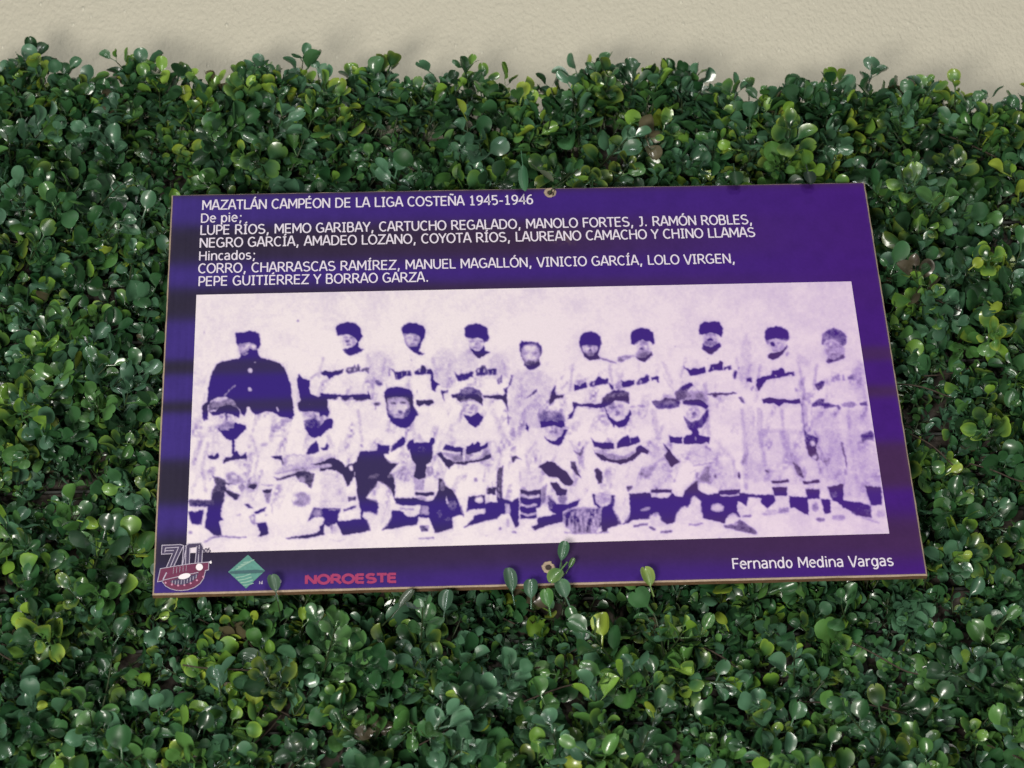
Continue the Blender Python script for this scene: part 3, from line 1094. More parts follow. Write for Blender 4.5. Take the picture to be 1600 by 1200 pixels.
def run_tiles(soft):
    """Large pale shading first (soft), then the ink shapes."""
    for (tx, ty), text in TILES.items():
        for ln in text.strip().splitlines():
            f = ln.split('|')
            kind, tone = f[0].split()
            tone = float(tone)
            pale = tone <= 0.34 and kind == 'p' and False
            if pale != soft:
                continue
            conv = lambda P: np.asarray(P, float) / (20 / 3.0) + (tx, ty)
            if kind in 'pm':
                P = [tuple(map(float, q.split(','))) for q in f[1].split()]
                paint(conv(P), tone, kind == 'm')
            elif kind == 'e':
                paint(conv(ellipse(*map(float, f[1].split(',')))), tone, False, True)
            else:
                w = float(f[1])
                P = np.array([tuple(map(float, q.split(','))) for q in f[2].split()])
                for a, b in zip(P[:-1], P[1:]):
                    d = (b - a) / (np.linalg.norm(b - a) + 1e-9)
                    n = np.array([-d[1], d[0]]) * w / 2
                    e = d * w * 0.25
                    paint(conv([a - e + n, b + e + n, b + e - n, a - e - n]), tone)


run_tiles(False)
# softer modelling: eye hollows, noses, mouths and shaded cheeks of the small faces
for fx_, fy_, s_, lean in ((545, 532, 1, 0), (643, 531, 1, 2), (742, 537, 1, 1), (922, 543, 1, 0), (1005, 543, 1, 0), (1110, 527, 1, 0), (1214, 541, 1.05, -2),
                           (1303, 547, 1, -1), (352, 656, 1.15, 0), (488, 655, 1.05, 0), (736, 638, 1.05, -1), (862, 668, 1.0, 0), (965, 641, 1.1, 0), (1083, 645, 1.1, 1), (386, 546, 0.9, 0)):
    for dx_ in (-4.6, 4.6):
        paint(ellipse(fx_ + lean + dx_ * s_, fy_ - 4 * s_, 3.4 * s_, 1.9 * s_, 0), 0.5, False, True, True)
    paint(ellipse(fx_ + lean + 0.6, fy_ + 1.5 * s_, 1.7 * s_, 2.6 * s_, 10), 0.42, False, True, True)
    paint(ellipse(fx_ + lean, fy_ + 7 * s_, 4.2 * s_, 1.5 * s_, 0), 0.6, False, True, True)
    paint(ellipse(fx_ + 7.5 * s_, fy_ + 3 * s_, 2.6 * s_, 7 * s_, 8), 0.34, False, True, True)
    paint(ellipse(fx_ - 7.5 * s_, fy_ + 3 * s_, 2.0 * s_, 6 * s_, -8), 0.22, False, True, True)
# faint edges of sleeves, trousers and shoulders
for tone_, w_, pl in (
        (.30, 3, [(505, 560), (498, 590)]), (.26, 3, [(575, 555), (584, 590), (582, 625)]), (.28, 3, [(602, 560), (596, 600)]), (.26, 3, [(676, 560), (684, 590)]),
        (.26, 3, [(704, 562), (698, 600)]), (.28, 3, [(786, 562), (792, 590)]), (.24, 4, [(512, 640), (508, 668), (520, 700)]), (.24, 3, [(560, 640), (566, 690)]),
        (.26, 3, [(326, 690), (316, 730), (322, 770)]), (.26, 3, [(392, 680), (404, 712), (398, 745)]), (.25, 3, [(440, 690), (432, 712)]), (.28, 4, [(596, 690), (586, 712)]),
        (.25, 4, [(655, 680), (664, 700)]), (.26, 3, [(690, 690), (682, 715), (694, 740)]), (.28, 3, [(772, 690), (784, 712), (776, 735)]), (.25, 3, [(716, 745), (700, 790)]),
        (.28, 3, [(896, 570), (890, 612)]), (.28, 3, [(952, 570), (958, 606)]), (.25, 3, [(1036, 566), (1050, 600)]), (.25, 3, [(1072, 560), (1064, 590)]),
        (.26, 3, [(1150, 560), (1160, 600)]), (.28, 3, [(1188, 570), (1182, 612)]), (.30, 3, [(1248, 566), (1256, 610), (1254, 660)]), (.28, 3, [(1276, 570), (1272, 610)]),
        (.28, 3, [(1340, 572), (1350, 610), (1354, 640)]), (.28, 4, [(1102, 600), (1108, 680)]), (.26, 4, [(1160, 640), (1166, 700), (1166, 765)]),
        (.30, 3, [(918, 690), (908, 712), (914, 735)]), (.28, 3, [(1014, 690), (1030, 705)]), (.28, 3, [(1046, 690), (1038, 705)]), (.30, 3, [(1118, 690), (1146, 720), (1150, 745)]),
        (.28, 3, [(838, 690), (822, 712), (828, 740)]), (.28, 3, [(890, 690), (906, 708)]), (.25, 3, [(1222, 640), (1226, 700), (1246, 750)]), (.24, 4, [(1325, 640), (1330, 700), (1338, 755)]),
        (.22, 5, [(430, 650), (424, 690)]), (.22, 5, [(640, 650), (650, 690)]), (.22, 5, [(770, 640), (790, 690)]), (.20, 6, [(870, 640), (850, 650)]), (.2, 6, [(1020, 640), (1030, 690)])):
    for p_, q_ in zip(pl[:-1], pl[1:]):
        p_, q_ = np.array(p_, float), np.array(q_, float)
        d_ = (q_ - p_) / np.linalg.norm(q_ - p_)
        n_ = np.array([-d_[1], d_[0]]) * w_ * 0.8
        paint([p_ - d_ + n_, q_ + d_ + n_, q_ + d_ - n_, p_ - d_ - n_], tone_, False, True, True)
YS, XS = np.mgrid[0:CH * SS, 0:CW * SS].astype(np.float64)
# frayed ink edges: displace by noise, then soften
dx = (value_noise(XS / 6, YS / 6, 21) - 0.5) * 3.4
dy = (value_noise(XS / 6, YS / 6, 22) - 0.5) * 3.4
ix = np.clip(np.round(XS + dx), 0, CW * SS - 1).astype(int)
iy = np.clip(np.round(YS + dy), 0, CH * SS - 1).astype(int)
ink = blur(canvas[iy, ix], 2.0)
ink = 0.86 * ink + 0.14 * blur(ink, 9)
folds = np.clip(value_noise(XS / 22 + 0.3 * YS / 22, YS / 48, 61) - 0.56, 0, 1) * 1.35 * np.clip((YS / SS + OY - 560) / 40, 0, 1) * np.clip((800 - YS / SS - OY) / 30, 0, 1)
ink = np.maximum(ink, ink + folds * (1 - ink) * value_noise(XS / 9, YS / 9, 62))
grain = value_noise(XS / 2.6, YS / 2.6, 31) - 0.5
mott = value_noise(XS / 14, YS / 14, 32) - 0.5
cloud = value_noise(XS / 70, YS / 50, 33) - 0.5
fine = value_noise(XS / 7, YS / 7, 34) - 0.5
ink = ink + (0.16 * mott + 0.14 * fine + 0.10 * grain) * (0.45 + 2.6 * ink * (1 - ink)) + 0.12 * cloud
pxX, pxY = XS / SS + OX, YS / SS + OY
right = np.clip((pxX - 900) / 480, 0, 1)
ink = ink + 0.05 * right + 0.05 * np.clip((500 - pxY) / 60, 0, 1) + 0.02
ink = np.clip(ink, 0, 1)

# corners of the print on the plaque, measured
PC = [at(px, py) for px, py in ((307, 461), (1330, 440), (1389.5, 834), (291, 864.5))]
NU, NV = 1060, 430
uu, vv = np.meshgrid(np.linspace(0, 1, NU), np.linspace(0, 1, NV))
PX = (PC[0][0] * (1 - uu) + PC[1][0] * uu) * (1 - vv) + (PC[3][0] * (1 - uu) + PC[2][0] * uu) * vv
PZ = (PC[0][1] * (1 - uu) + PC[1][1] * uu) * (1 - vv) + (PC[3][1] * (1 - uu) + PC[2][1] * uu) * vv
qx, qy = to_px(PX, np.zeros_like(PX), PZ)
sx = np.clip((qx - OX) * SS, 0, CW * SS - 2.001)
sy = np.clip((qy - OY) * SS, 0, CH * SS - 2.001)
i0, j0 = sx.astype(int), sy.astype(int)
fx, fy = sx - i0, sy - j0
T = (ink[j0, i0] * (1 - fx) + ink[j0, i0 + 1] * fx) * (1 - fy) + (ink[j0 + 1, i0] * (1 - fx) + ink[j0 + 1, i0 + 1] * fx) * fy
PU, PV = PX / PW + 0.5, 0.5 - PZ / PH
bd = band(PU, PV)[..., None]
k = np.clip((qx - 700) / 650, 0, 1)[..., None]
paper = s2l((230, 219, 225)) * (1 - k) + s2l((222, 202, 224)) * k
midc = s2l((172, 154, 198)) * (1 - k) + s2l((172, 146, 202)) * k
inkc = s2l((54, 36, 120)) * (1 - k) + s2l((66, 34, 126)) * k
inkg = s2l((54, 46, 78)) * (1 - k) + s2l((80, 52, 100)) * k
inkc = inkc * (1 - 0.85 * bd) + inkg * 0.85 * bd
Tn = T[..., None]
colr = np.where(Tn < 0.4, paper + (midc - paper) * (Tn / 0.4), midc + (inkc - midc) * np.clip((Tn - 0.4) / 0.5, 0, 1))
colr = colr * (0.97 + 0.06 * value_noise(PU * 700, PV * 460, 41))[..., None]
grid_sheet('team_photograph', PX, PZ, -0.00025, colr, m_photo)

# ------------------------------------------------------------------ lettering
YT = -0.00045
def arc_pts(cx, cy, rx, ry, a0, a1, n=10):
    t = np.radians(np.linspace(a0, a1, n))
    return [(cx + rx * math.cos(q), cy + ry * math.sin(q)) for q in t]


# wide plain sans: strokes in units of the cap height (x right, y up) and the advance
XH = 0.75


def glyph_table():
    g = {}
    A_ = arc_pts
    g['A'] = (0.94, [[(0.05, 0), (0.42, 1.0), (0.52, 1.0), (0.89, 0)], [(0.18, 0.32), (0.76, 0.32)]])
    g['B'] = (0.94, [[(0.15, 0.03), (0.15, 0.97)], [(0.12, 0.97), (0.50, 0.97)] + A_(0.50, 0.755, 0.22, 0.215, 90, -90)[1:] + [(0.15, 0.54)],
                     [(0.50, 0.54)] + A_(0.52, 0.285, 0.28, 0.255, 90, -90) + [(0.12, 0.03)]])
    g['C'] = (0.96, [A_(0.53, 0.5, 0.42, 0.47, 48, 312, 16)])
    g['D'] = (1.05, [[(0.15, 0), (0.15, 1.0)], [(0.15, 0.96), (0.45, 0.96)] + A_(0.45, 0.5, 0.46, 0.46, 90, -90, 12)[1:] + [(0.15, 0.04)]])
    g['E'] = (0.87, [[(0.15, 0), (0.15, 1)], [(0.15, 0.95), (0.76, 0.95)], [(0.15, 0.52), (0.72, 0.52)], [(0.15, 0.05), (0.76, 0.05)]])
    g['F'] = (0.80, [[(0.15, 0), (0.15, 1)], [(0.15, 0.95), (0.74, 0.95)], [(0.15, 0.50), (0.68, 0.50)]])
    g['G'] = (1.06, [A_(0.53, 0.5, 0.42, 0.47, 48, 300, 15) + [(0.90, 0.14), (0.90, 0.46)], [(0.93, 0.46), (0.58, 0.46)]])
    g['H'] = (1.03, [[(0.15, 0), (0.15, 1)], [(0.88, 0), (0.88, 1)], [(0.15, 0.53), (0.88, 0.53)]])
    g['I'] = (0.58, [[(0.29, 0), (0.29, 1)], [(0.09, 0.955), (0.49, 0.955)], [(0.09, 0.045), (0.49, 0.045)]])
    g['J'] = (0.62, [[(0.16, 0.955), (0.48, 0.955)], [(0.45, 1.0), (0.45, 0.30)] + A_(0.20, 0.30, 0.25, 0.27, 0, -110, 7)[1:]])
    g['L'] = (0.77, [[(0.15, 0), (0.15, 1)], [(0.15, 0.05), (0.74, 0.05)]])
    g['M'] = (1.16, [[(0.14, 0), (0.14, 1)], [(0.17, 0.97), (0.58, 0.30), (0.99, 0.97)], [(1.02, 0), (1.02, 1)]])
    g['N'] = (1.03, [[(0.14, 0), (0.14, 1)], [(0.17, 0.96), (0.86, 0.04)], [(0.89, 0), (0.89, 1)]])
    g['O'] = (1.08, [A_(0.54, 0.5, 0.44, 0.47, 90, 450, 25)])
    g['P'] = (0.83, [[(0.15, 0), (0.15, 1)], [(0.15, 0.96), (0.44, 0.96)] + A_(0.46, 0.69, 0.29, 0.27, 90, -90)[1:] + [(0.15, 0.42)]])
    g['R'] = (0.96, [[(0.15, 0), (0.15, 1)], [(0.15, 0.96), (0.46, 0.96)] + A_(0.48, 0.715, 0.28, 0.245, 90, -90)[1:] + [(0.15, 0.47)], [(0.46, 0.47), (0.90, 0.0)]])
    g['S'] = (0.94, [A_(0.47, 0.735, 0.33, 0.225, 32, 250, 10) + [(0.50, 0.505)] + A_(0.47, 0.27, 0.36, 0.235, 72, -148, 10)])
    g['T'] = (0.85, [[(0.425, 0), (0.425, 1)], [(0.02, 0.95), (0.83, 0.95)]])
    g['U'] = (1.01, [[(0.14, 1.0), (0.14, 0.40)] + A_(0.505, 0.40, 0.365, 0.37, 180, 360, 12)[1:] + [(0.87, 1.0)]])
    g['V'] = (0.94, [[(0.05, 1.0), (0.43, 0.0), (0.51, 0.0), (0.89, 1.0)]])
    g['Y'] = (0.85, [[(0.03, 1.0), (0.425, 0.45), (0.82, 1.0)], [(0.425, 0.46), (0.425, 0)]])
    g['Z'] = (0.94, [[(0.10, 0.95), (0.86, 0.95), (0.10, 0.05), (0.88, 0.05)]])
    for ch_, base_ in (('\u00c1', 'A'), ('\u00c9', 'E'), ('\u00cd', 'I'), ('\u00d3', 'O')):
        w, s = g[base_]
        g[ch_] = (w, s + [[(w / 2 - 0.03, 1.10), (w / 2 + 0.16, 1.26)]])
    g['\u00d1'] = (g['N'][0], g['N'][1] + [[(0.30, 1.12), (0.40, 1.19), (0.60, 1.12), (0.70, 1.20)]])
    g['1'] = (0.87, [[(0.44, 0), (0.44, 1.0)], [(0.20, 0.82), (0.34, 0.84), (0.44, 0.98)], [(0.20, 0.045), (0.70, 0.045)]])
    g['4'] = (0.87, [[(0.62, 0), (0.62, 1.0), (0.08, 0.34), (0.82, 0.34)]])
    g['5'] = (0.87, [[(0.74, 0.95), (0.20, 0.95), (0.19, 0.55)] + A_(0.42, 0.32, 0.31, 0.28, 110, -135, 11)])
    g['6'] = (0.87, [A_(0.43, 0.32, 0.30, 0.28, 0, 360, 17), [(0.13, 0.34)] + A_(0.60, 0.40, 0.46, 0.56, 175, 80, 8)])
    g['9'] = (0.87, [A_(0.43, 0.68, 0.30, 0.28, 0, 360, 17), [(0.73, 0.66)] + A_(0.26, 0.60, 0.46, 0.56, -5, -100, 8)])
    g['a'] = (0.82, [A_(0.36, 0.53, 0.27, 0.20, 150, 30, 6) + [(0.63, 0.45), (0.63, 0)], [(0.63, 0.42), (0.36, 0.41)] + A_(0.33, 0.22, 0.22, 0.19, 90, 270, 8) + [(0.50, 0.07), (0.63, 0.18)]])
    ob = lambda cx: A_(cx, 0.37, 0.28, 0.345, 0, 360, 19)
    g['o'] = (0.84, [ob(0.42)])
    g['\u00f3'] = (0.84, [ob(0.42), [(0.38, 0.88), (0.56, 1.04)]])
    g['c'] = (0.72, [A_(0.40, 0.37, 0.29, 0.345, 50, 310, 14)])
    g['d'] = (0.86, [ob(0.40), [(0.70, 0), (0.70, 1.05)]])
    g['e'] = (0.82, [[(0.13, 0.40), (0.70, 0.40)] + A_(0.42, 0.37, 0.29, 0.345, 8, 318, 16)])
    g['g'] = (0.86, [ob(0.40), [(0.70, 0.73), (0.70, 0.0)] + A_(0.42, 0.0, 0.28, 0.24, 0, -140, 8)])
    g['i'] = (0.38, [[(0.19, 0), (0.19, 0.74)], [(0.19, 0.90), (0.19, 1.02)]])
    g['\u00ed'] = (0.38, [[(0.19, 0), (0.19, 0.74)], [(0.16, 0.88), (0.32, 1.04)]])
    g['n'] = (0.87, [[(0.14, 0), (0.14, 0.74)], [(0.14, 0.52)] + A_(0.44, 0.44, 0.28, 0.28, 150, 0, 8) + [(0.72, 0)]])
    g['\u00f1'] = (0.87, g['n'][1] + [[(0.24, 0.90), (0.36, 0.97), (0.52, 0.90), (0.64, 0.98)]])
    g['p'] = (0.86, [ob(0.45), [(0.15, 0.74), (0.15, -0.28)]])
    g['r'] = (0.59, [[(0.14, 0), (0.14, 0.74)], [(0.14, 0.50), (0.30, 0.66), (0.56, 0.69)]])
    g['s'] = (0.72, [A_(0.36, 0.545, 0.24, 0.165, 35, 250, 9) + A_(0.36, 0.205, 0.27, 0.175, 80, -145, 9)])
    g[','] = (0.50, [[(0.28, 0.14), (0.18, -0.20)]])
    g['.'] = (0.50, [[(0.25, 0.0), (0.25, 0.16)]])
    g[';'] = (0.62, [[(0.33, 0.12), (0.22, -0.20)], [(0.33, 0.56), (0.33, 0.72)]])
    g['-'] = (0.62, [[(0.10, 0.38), (0.52, 0.38)]])
    g[' '] = (0.48, [])
    return g


GLYPHS = glyph_table()


def ribbon(P, w):
    """Even-width strip along a polyline."""
    P = np.array(P, float)
    closed = np.linalg.norm(P[0] - P[-1]) < 1e-6
    n = len(P)
    T = []
    for i in range(n):
        p0 = P[i - 1] if i > 0 else (P[-2] if closed else P[0])
        p1 = P[(i + 1)] if i < n - 1 else (P[1] if closed else P[-1])
        d0, d1 = P[i] - p0, p1 - P[i]
        l0, l1 = np.linalg.norm(d0), np.linalg.norm(d1)
        d0 = d0 / l0 if l0 > 1e-9 else d1 / l1
        d1 = d1 / l1 if l1 > 1e-9 else d0
        m = d0 + d1
        ml = np.linalg.norm(m)
        m = m / ml if ml > 1e-6 else d0
        nrm = np.array([-m[1], m[0]])
        k = max(0.45, abs(np.dot(nrm, np.array([-d0[1], d0[0]]))))
        T.append(nrm * w / 2 / k)
    T = np.array(T)
    V = np.concatenate([P + T, P - T])
    F = [(i, n + i, n + i + 1, i + 1) for i in range(n - 1)]
    return V, F


def lettering(name, s, p0, p1, cap_px, mat, weight=0.125, y=YT):
    """Text from measured baseline start p0 to end p1 (photo pixels), cap height cap_px."""
    x0, z0 = at(*p0, y)
    x1, z1 = at(*p1, y)
    xt, zt = at(p0[0], p0[1] - cap_px, y)
    capm = math.hypot(xt - x0, zt - z0)
    total = sum(GLYPHS[ch_][0] for ch_ in s)
    L = math.hypot(x1 - x0, z1 - z0)
    ux, uz = (x1 - x0) / L, (z1 - z0) / L
    sx_ = L / total
    mb = MB()
    pen, lay = 0.0, 0
    for ch_ in s:
        adv, strokes = GLYPHS[ch_]
        for st_ in strokes:
            # strokes keep their width although the letters are stretched to fit
            P = [((q[0] + pen) * sx_, q[1] * capm) for q in st_]
            V, F = ribbon(P, weight * capm)
            a_, b_ = V[:, 0], V[:, 1]
            yy = y - 0.0000015 * (lay % 5)
            lay += 1
            mb.add(np.stack([x0 + ux * a_ - uz * b_, np.full(len(a_), yy), z0 + uz * a_ + ux * b_], 1), F)
        pen += adv
    return local(mb.build(name, mat, plaque))


LINES = [
    ('MAZATLÁN CAMPÉON DE LA LIGA COSTEÑA 1945-1946', (315, 328), (834, 319), 15),
    ('De pie;', (313, 348), (380, 346), 14),
    ('LUPE RÍOS, MEMO GARIBAY, CARTUCHO REGALADO, MANOLO FORTES, J. RAMÓN ROBLES,', (312, 367), (1177, 350), 15),
    ('NEGRO GARCÍA, AMADEO LOZANO, COYOTA RÍOS, LAUREANO CAMACHO Y CHINO LLAMAS', (311, 387), (1181, 370), 15),
    ('Hincados;', (310, 407), (401, 405), 14),
    ('CORRO, CHARRASCAS RAMÍREZ, MANUEL MAGALLÓN, VINICIO GARCÍA, LOLO VIRGEN,', (309, 427), (1150, 411), 15),
    ('PEPE GUITIÉRREZ Y BORRAO GARZA.', (309, 447), (671, 440), 15),
]
for s, p0, p1, cap in LINES:
    lettering('caption_line', s, p0, p1, cap, m_text)
lettering('credit_line', 'Fernando Medina Vargas', (1144, 889), (1397, 884), 16.5, m_text)

# ------------------------------------------------------------------ marks along the foot of the plaque
m_red = plain('magenta_print', (0.33, 0.035, 0.12), 0.5, 0.3, var=0.25, vscale=700)
m_teal = plain('teal_print', (0.10, 0.27, 0.23), 0.5, 0.3, var=0.25, vscale=500)
m_teal_dark = plain('dark_teal_print', (0.05, 0.12, 0.13), 0.5, 0.3, var=0.2, vscale=500)
m_teal_pale = plain('pale_teal_print', (0.26, 0.43, 0.35), 0.5, 0.3, var=0.3, vscale=500)
m_maroon = plain('maroon_print', (0.15, 0.028, 0.075), 0.5, 0.3, var=0.35, vscale=500)
m_line = plain('pale_outline_print', (0.48, 0.43, 0.54), 0.5, 0.3, var=0.2, vscale=900)
m_dark = plain('dark_violet_print', (0.060, 0.045, 0.10), 0.5, 0.3, var=0.2, vscale=700)
m_pink = plain('pink_print', (0.58, 0.27, 0.40), 0.5, 0.3)
m_glow = plain('white_spot_print', (0.86, 0.80, 0.84), 0.5, 0.3)

lettering('newspaper_wordmark', 'NOROESTE', (476, 912.5), (621, 909.5), 13.5, m_red, 0.31)


def tile8(tx, ty, s=8.0):
    return lambda pts: [(tx + x / s, ty + y / s) for x, y in pts]


def flat(mb, pts, y):
    X, Z = at([p[0] for p in pts], [p[1] for p in pts], y)
    V = [(a, y, b) for a, b in zip(X, Z)]
    area = sum(V[i][0] * V[(i + 1) % len(V)][2] - V[(i + 1) % len(V)][0] * V[i][2] for i in range(len(V)))
    f = tuple(range(len(V)))
    mb.add(V, [f if area > 0 else f[::-1]])


def stroke(mb, pts, w, y):
    pts = [np.array(p, float) for p in pts]
    for a, b in zip(pts[:-1], pts[1:]):
        d = b - a
        L = np.linalg.norm(d) + 1e-9
        d /= L
        n = np.array([-d[1], d[0]]) * w / 2
        e = d * w * 0.3
        flat(mb, [a - e + n, b + e + n, b + e - n, a - e - n], y)
        y -= 0.000002


A = tile8(240, 840)
emblem = bpy.data.objects.new('anniversary_emblem', None)
COL.objects.link(emblem)
emblem.parent = plaque
emblem['label'] = 'maroon half round emblem with outlined number 70 and a ribbon'


def under(o, parent):
    o.parent = parent
    o.location = (-plaque.location.x, -plaque.location.y, -plaque.location.z)
    return o


mb = MB()
flat(mb, A([(85, 388), (300, 355), (500, 325), (690, 308), (686, 402), (645, 414), (560, 432), (340, 478), (120, 530), (50, 552)]), -0.00040)
under(mb.build('ribbon', m_maroon), emblem)
mb = MB()
arc = [(110, 552), (150, 605), (210, 640), (280, 658), (345, 662), (430, 652), (510, 625), (580, 575), (625, 510), (648, 416)]
flat(mb, A(arc + [(560, 434), (340, 480), (120, 532)]), -0.00043)
under(mb.build('half_disc', m_maroon), emblem)
mb = MB()
flat(mb, A([(200, 545), (330, 500), (470, 470), (560, 445), (540, 500), (470, 560), (380, 590), (280, 590)]), -0.00046)
under(mb.build('arena_shape', m_dark), emblem)
mb = MB()          # body of the two figures, over the photograph's corner
flat(mb, A([(105, 95), (345, 90), (355, 140), (255, 350), (160, 370), (250, 205), (105, 210)]), -0.00050)
flat(mb, A([(362, 340), (375, 115), (430, 72), (585, 68), (612, 120), (602, 318), (520, 326), (538, 118), (460, 128), (450, 335)]), -0.00050)
under(mb.build('numerals', m_dark), emblem)
mb = MB()
Y1 = -0.00055
for pl in ([(105, 95), (225, 92), (330, 86)], [(105, 95), (98, 208), (235, 200), (160, 372)], [(330, 86), (378, 100), (362, 125), (255, 352)],
           [(140, 182), (148, 130), (312, 120), (208, 368)], [(150, 165), (250, 160)], [(375, 110), (355, 345)],
           [(360, 345), (412, 112), (405, 120), (398, 340)], [(395, 108), (440, 75), (590, 66), (614, 105), (602, 318)],
           [(455, 130), (445, 332)], [(540, 110), (518, 325)], [(572, 95), (555, 320)]):
    stroke(mb, A(pl), 1.15, Y1)
    Y1 -= 0.00001
for pl in ([(85, 388), (300, 352), (500, 322), (690, 306), (722, 290)], [(85, 388), (48, 552), (118, 540)], [(690, 308), (686, 402), (645, 414)],
           [(118, 532), (340, 480), (560, 434)], arc):
    stroke(mb, A(pl), 1.0, Y1)
    Y1 -= 0.00001
for k in range(9):        # columns of the arena
    t = k / 8
    xa, ya = 235 + 300 * t, 540 - 75 * t + 25 * math.sin(t * 3.14)
    stroke(mb, A([(xa, ya), (xa - 4, ya + 48 - 10 * abs(t - .5))]), 0.9, Y1)
for k in range(5):
    stroke(mb, A([(250 + 40 * k, 375 - 7 * k), (246 + 40 * k, 450 - 8 * k)]), 0.5, Y1)
stroke(mb, A([(160, 440), (120, 520)]), 1.8, Y1)
under(mb.build('outline', m_line), emblem)
mb = MB()
for k in range(7):
    a = math.radians(200 - 34 * k * 0.98 + 0)
    t = k / 6
    xs_, ys_ = 150 + 470 * t, 545 + 78 * math.sin(math.pi * (t * 0.9 + 0.08)) - 60 * t
    flat(mb, A([(xs_ + 13 * math.cos(q), ys_ + 13 * math.sin(q)) for q in np.linspace(0, 6.28, 9)[:-1]]), -0.00080)
under(mb.build('light_dots', m_pink), emblem)
mb = MB()
flat(mb, A(ellipse(385, 483, 78, 34, -14)), -0.00082)
flat(mb, A(ellipse(572, 368, 44, 44, 0)), -0.00082)
flat(mb, A(ellipse(712, 310, 15, 16, 0)), -0.00082)
under(mb.build('white_ball', m_glow), emblem)
under(lettering('small_script', 'años', A([(552, 205)])[0], A([(715, 180)])[0], 9, m_dark, 0.14, -0.00078), emblem)

logo = bpy.data.objects.new('diamond_logo', None)
COL.objects.link(logo)
logo.parent = plaque
logo['label'] = 'teal diamond shaped mark with a dark stripe across its middle'
mb = MB()
flat(mb, A([(1180, 215), (1392, 415), (1155, 635), (932, 428)]), -0.00040)
under(mb.build('diamond', m_teal), logo)
mb = MB()
r = np.random.default_rng(5)
for k in range(9):
    t = k / 8
    if k == 4:
        continue
    if k < 5:
        a, b = (1030 + 30 * k, 395 - 28 * k), (1120 + 45 * k, 345 - 22 * k)
    else:
        a, b = (1030 + 30 * (k - 5), 500 + 32 * (k - 5)), (1210 + 12 * (k - 5), 455 + 38 * (k - 5))
    stroke(mb, A([a, ((a[0] + b[0]) / 2, (a[1] + b[1]) / 2 + 8), b]), 1.3 + 0.8 * r.random(), -0.00045 - 0.00001 * k)
under(mb.build('brush_streaks', m_teal_pale), logo)
mb = MB()
flat(mb, A([(945, 425), (1050, 412), (1280, 400), (1385, 412), (1370, 436), (1250, 446), (1050, 452), (960, 450)]), -0.00060)
under(mb.build('dark_stripe', m_teal_dark), logo)
mb = MB()
for (xa, ya, h) in ((1325, 548, 30), (1357, 545, 34), (1345, 560, 16), (1465, 545, 34), (1492, 538, 36), (1545, 530, 34), (1590, 530, 34), (1572, 528, 28)):
    stroke(mb, A([(xa, ya), (xa, ya + h)]), 1.2, -0.00045)
under(mb.build('small_lettering', m_line), logo)

# ------------------------------------------------------------------ the two screw fixings
m_screw_recess = plain('dark_screw_and_recess_shade', (0.035, 0.022, 0.018), 0.6, 0.4, var=0.5, vscale=2500)
for (px, py, seed) in ((859.5, 301.5, 1), (857, 887, 2)):
    cx_, cz_ = at(px, py)
    r = np.random.default_rng(seed)
    mb = MB()
    n = 22
    jr = r.normal(0, 0.00035, n)
    rings = []
    for (ra, yy, j) in ((0.0044, -0.00030, 1.0), (0.0037, -0.0010, 0.7), (0.0027, -0.00085, 0.35), (0.0021, -0.00035, 0.2)):
        rings.append([(cx_ + (ra + jr[k] * j) * math.cos(6.2832 * k / n), yy - abs(r.normal(0, 0.0001)),
                       cz_ + (ra + jr[k] * j) * math.sin(6.2832 * k / n)) for k in range(n)])
    V = sum(rings, [])
    F = [(q * n + k, q * n + (k + 1) % n, (q + 1) * n + (k + 1) % n, (q + 1) * n + k) for q in range(3) for k in range(n)]
    mb.add(V, F)
    hole = local(mb.build('screw_hole', m_chip, plaque, smooth=False))
    mb = MB()
    V = [(cx_ + 0.0024 * math.cos(6.2832 * k / 16), -0.00032, cz_ + 0.0024 * math.sin(6.2832 * k / 16)) for k in range(16)]
    mb.add(V, [tuple(range(16))])  # dark disc: shade of the recessed hole put into the colour
    V2 = [(cx_ + 0.0013 * math.cos(6.2832 * k / 12), -0.0005, cz_ + 0.0013 * math.sin(6.2832 * k / 12)) for k in range(12)]
    mb.add(V2, [tuple(range(12))])
    sc_ = mb.build('screw', m_screw_recess)
    sc_.parent = hole

# ------------------------------------------------------------------ the artificial boxwood hedge
hx = empty('boxwood_hedge', (0, WALL_Y, -0.45),
           'dense artificial boxwood hedge with small glossy green leaves covering the lower wall', 'hedge')


def hlocal(o):
    o.parent = hx
    o.location = (-hx.location.x, -hx.location.y, -hx.location.z)
    return o


m_leaf = tinted('glossy_plastic_leaf', 0.42, 0.5, translucent=0.10, coat=0.8)
m_stem = plain('plastic_stem', (0.035, 0.055, 0.022), 0.45, 0.4, var=0.4, vscale=200)
m_grid = plain('black_plastic_lattice', (0.018, 0.020, 0.016), 0.5, 0.4, var=0.3, vscale=200)
m_twig = plain('dry_twig', (0.06, 0.045, 0.035), 0.8, 0.2, var=0.4, vscale=400)

# silhouette of the hedge's top, measured (tips), as a height above the wall's bottom
TOP = np.array([(-400, 105), (-200, 110), (0, 108), (25, 98), (48, 72), (62, 90), (90, 108), (120, 128), (145, 136), (190, 130), (205, 98), (235, 95), (258, 120),
                (300, 140), (340, 125), (360, 112), (400, 112), (470, 112), (490, 128), (525, 135), (550, 112), (575, 112), (610, 120),
                (650, 125), (690, 125), (710, 125), (755, 112), (770, 128), (800, 158), (840, 160), (870, 140), (905, 140), (925, 112), (940, 98),
                (975, 108), (1000, 120), (1030, 108), (1050, 118), (1100, 128), (1125, 140), (1145, 158), (1200, 160), (1235, 128), (1250, 140),
                (1290, 158), (1325, 135), (1350, 150), (1400, 155), (1440, 130), (1462, 132), (1480, 155), (1530, 160), (1570, 158), (1600, 162),
                (1800, 165), (2000, 170)], float)
tx_, tz_ = at(TOP[:, 0], TOP[:, 1] + 6, 0.018)


def top_z(x):
    return np.interp(x, tx_, tz_)


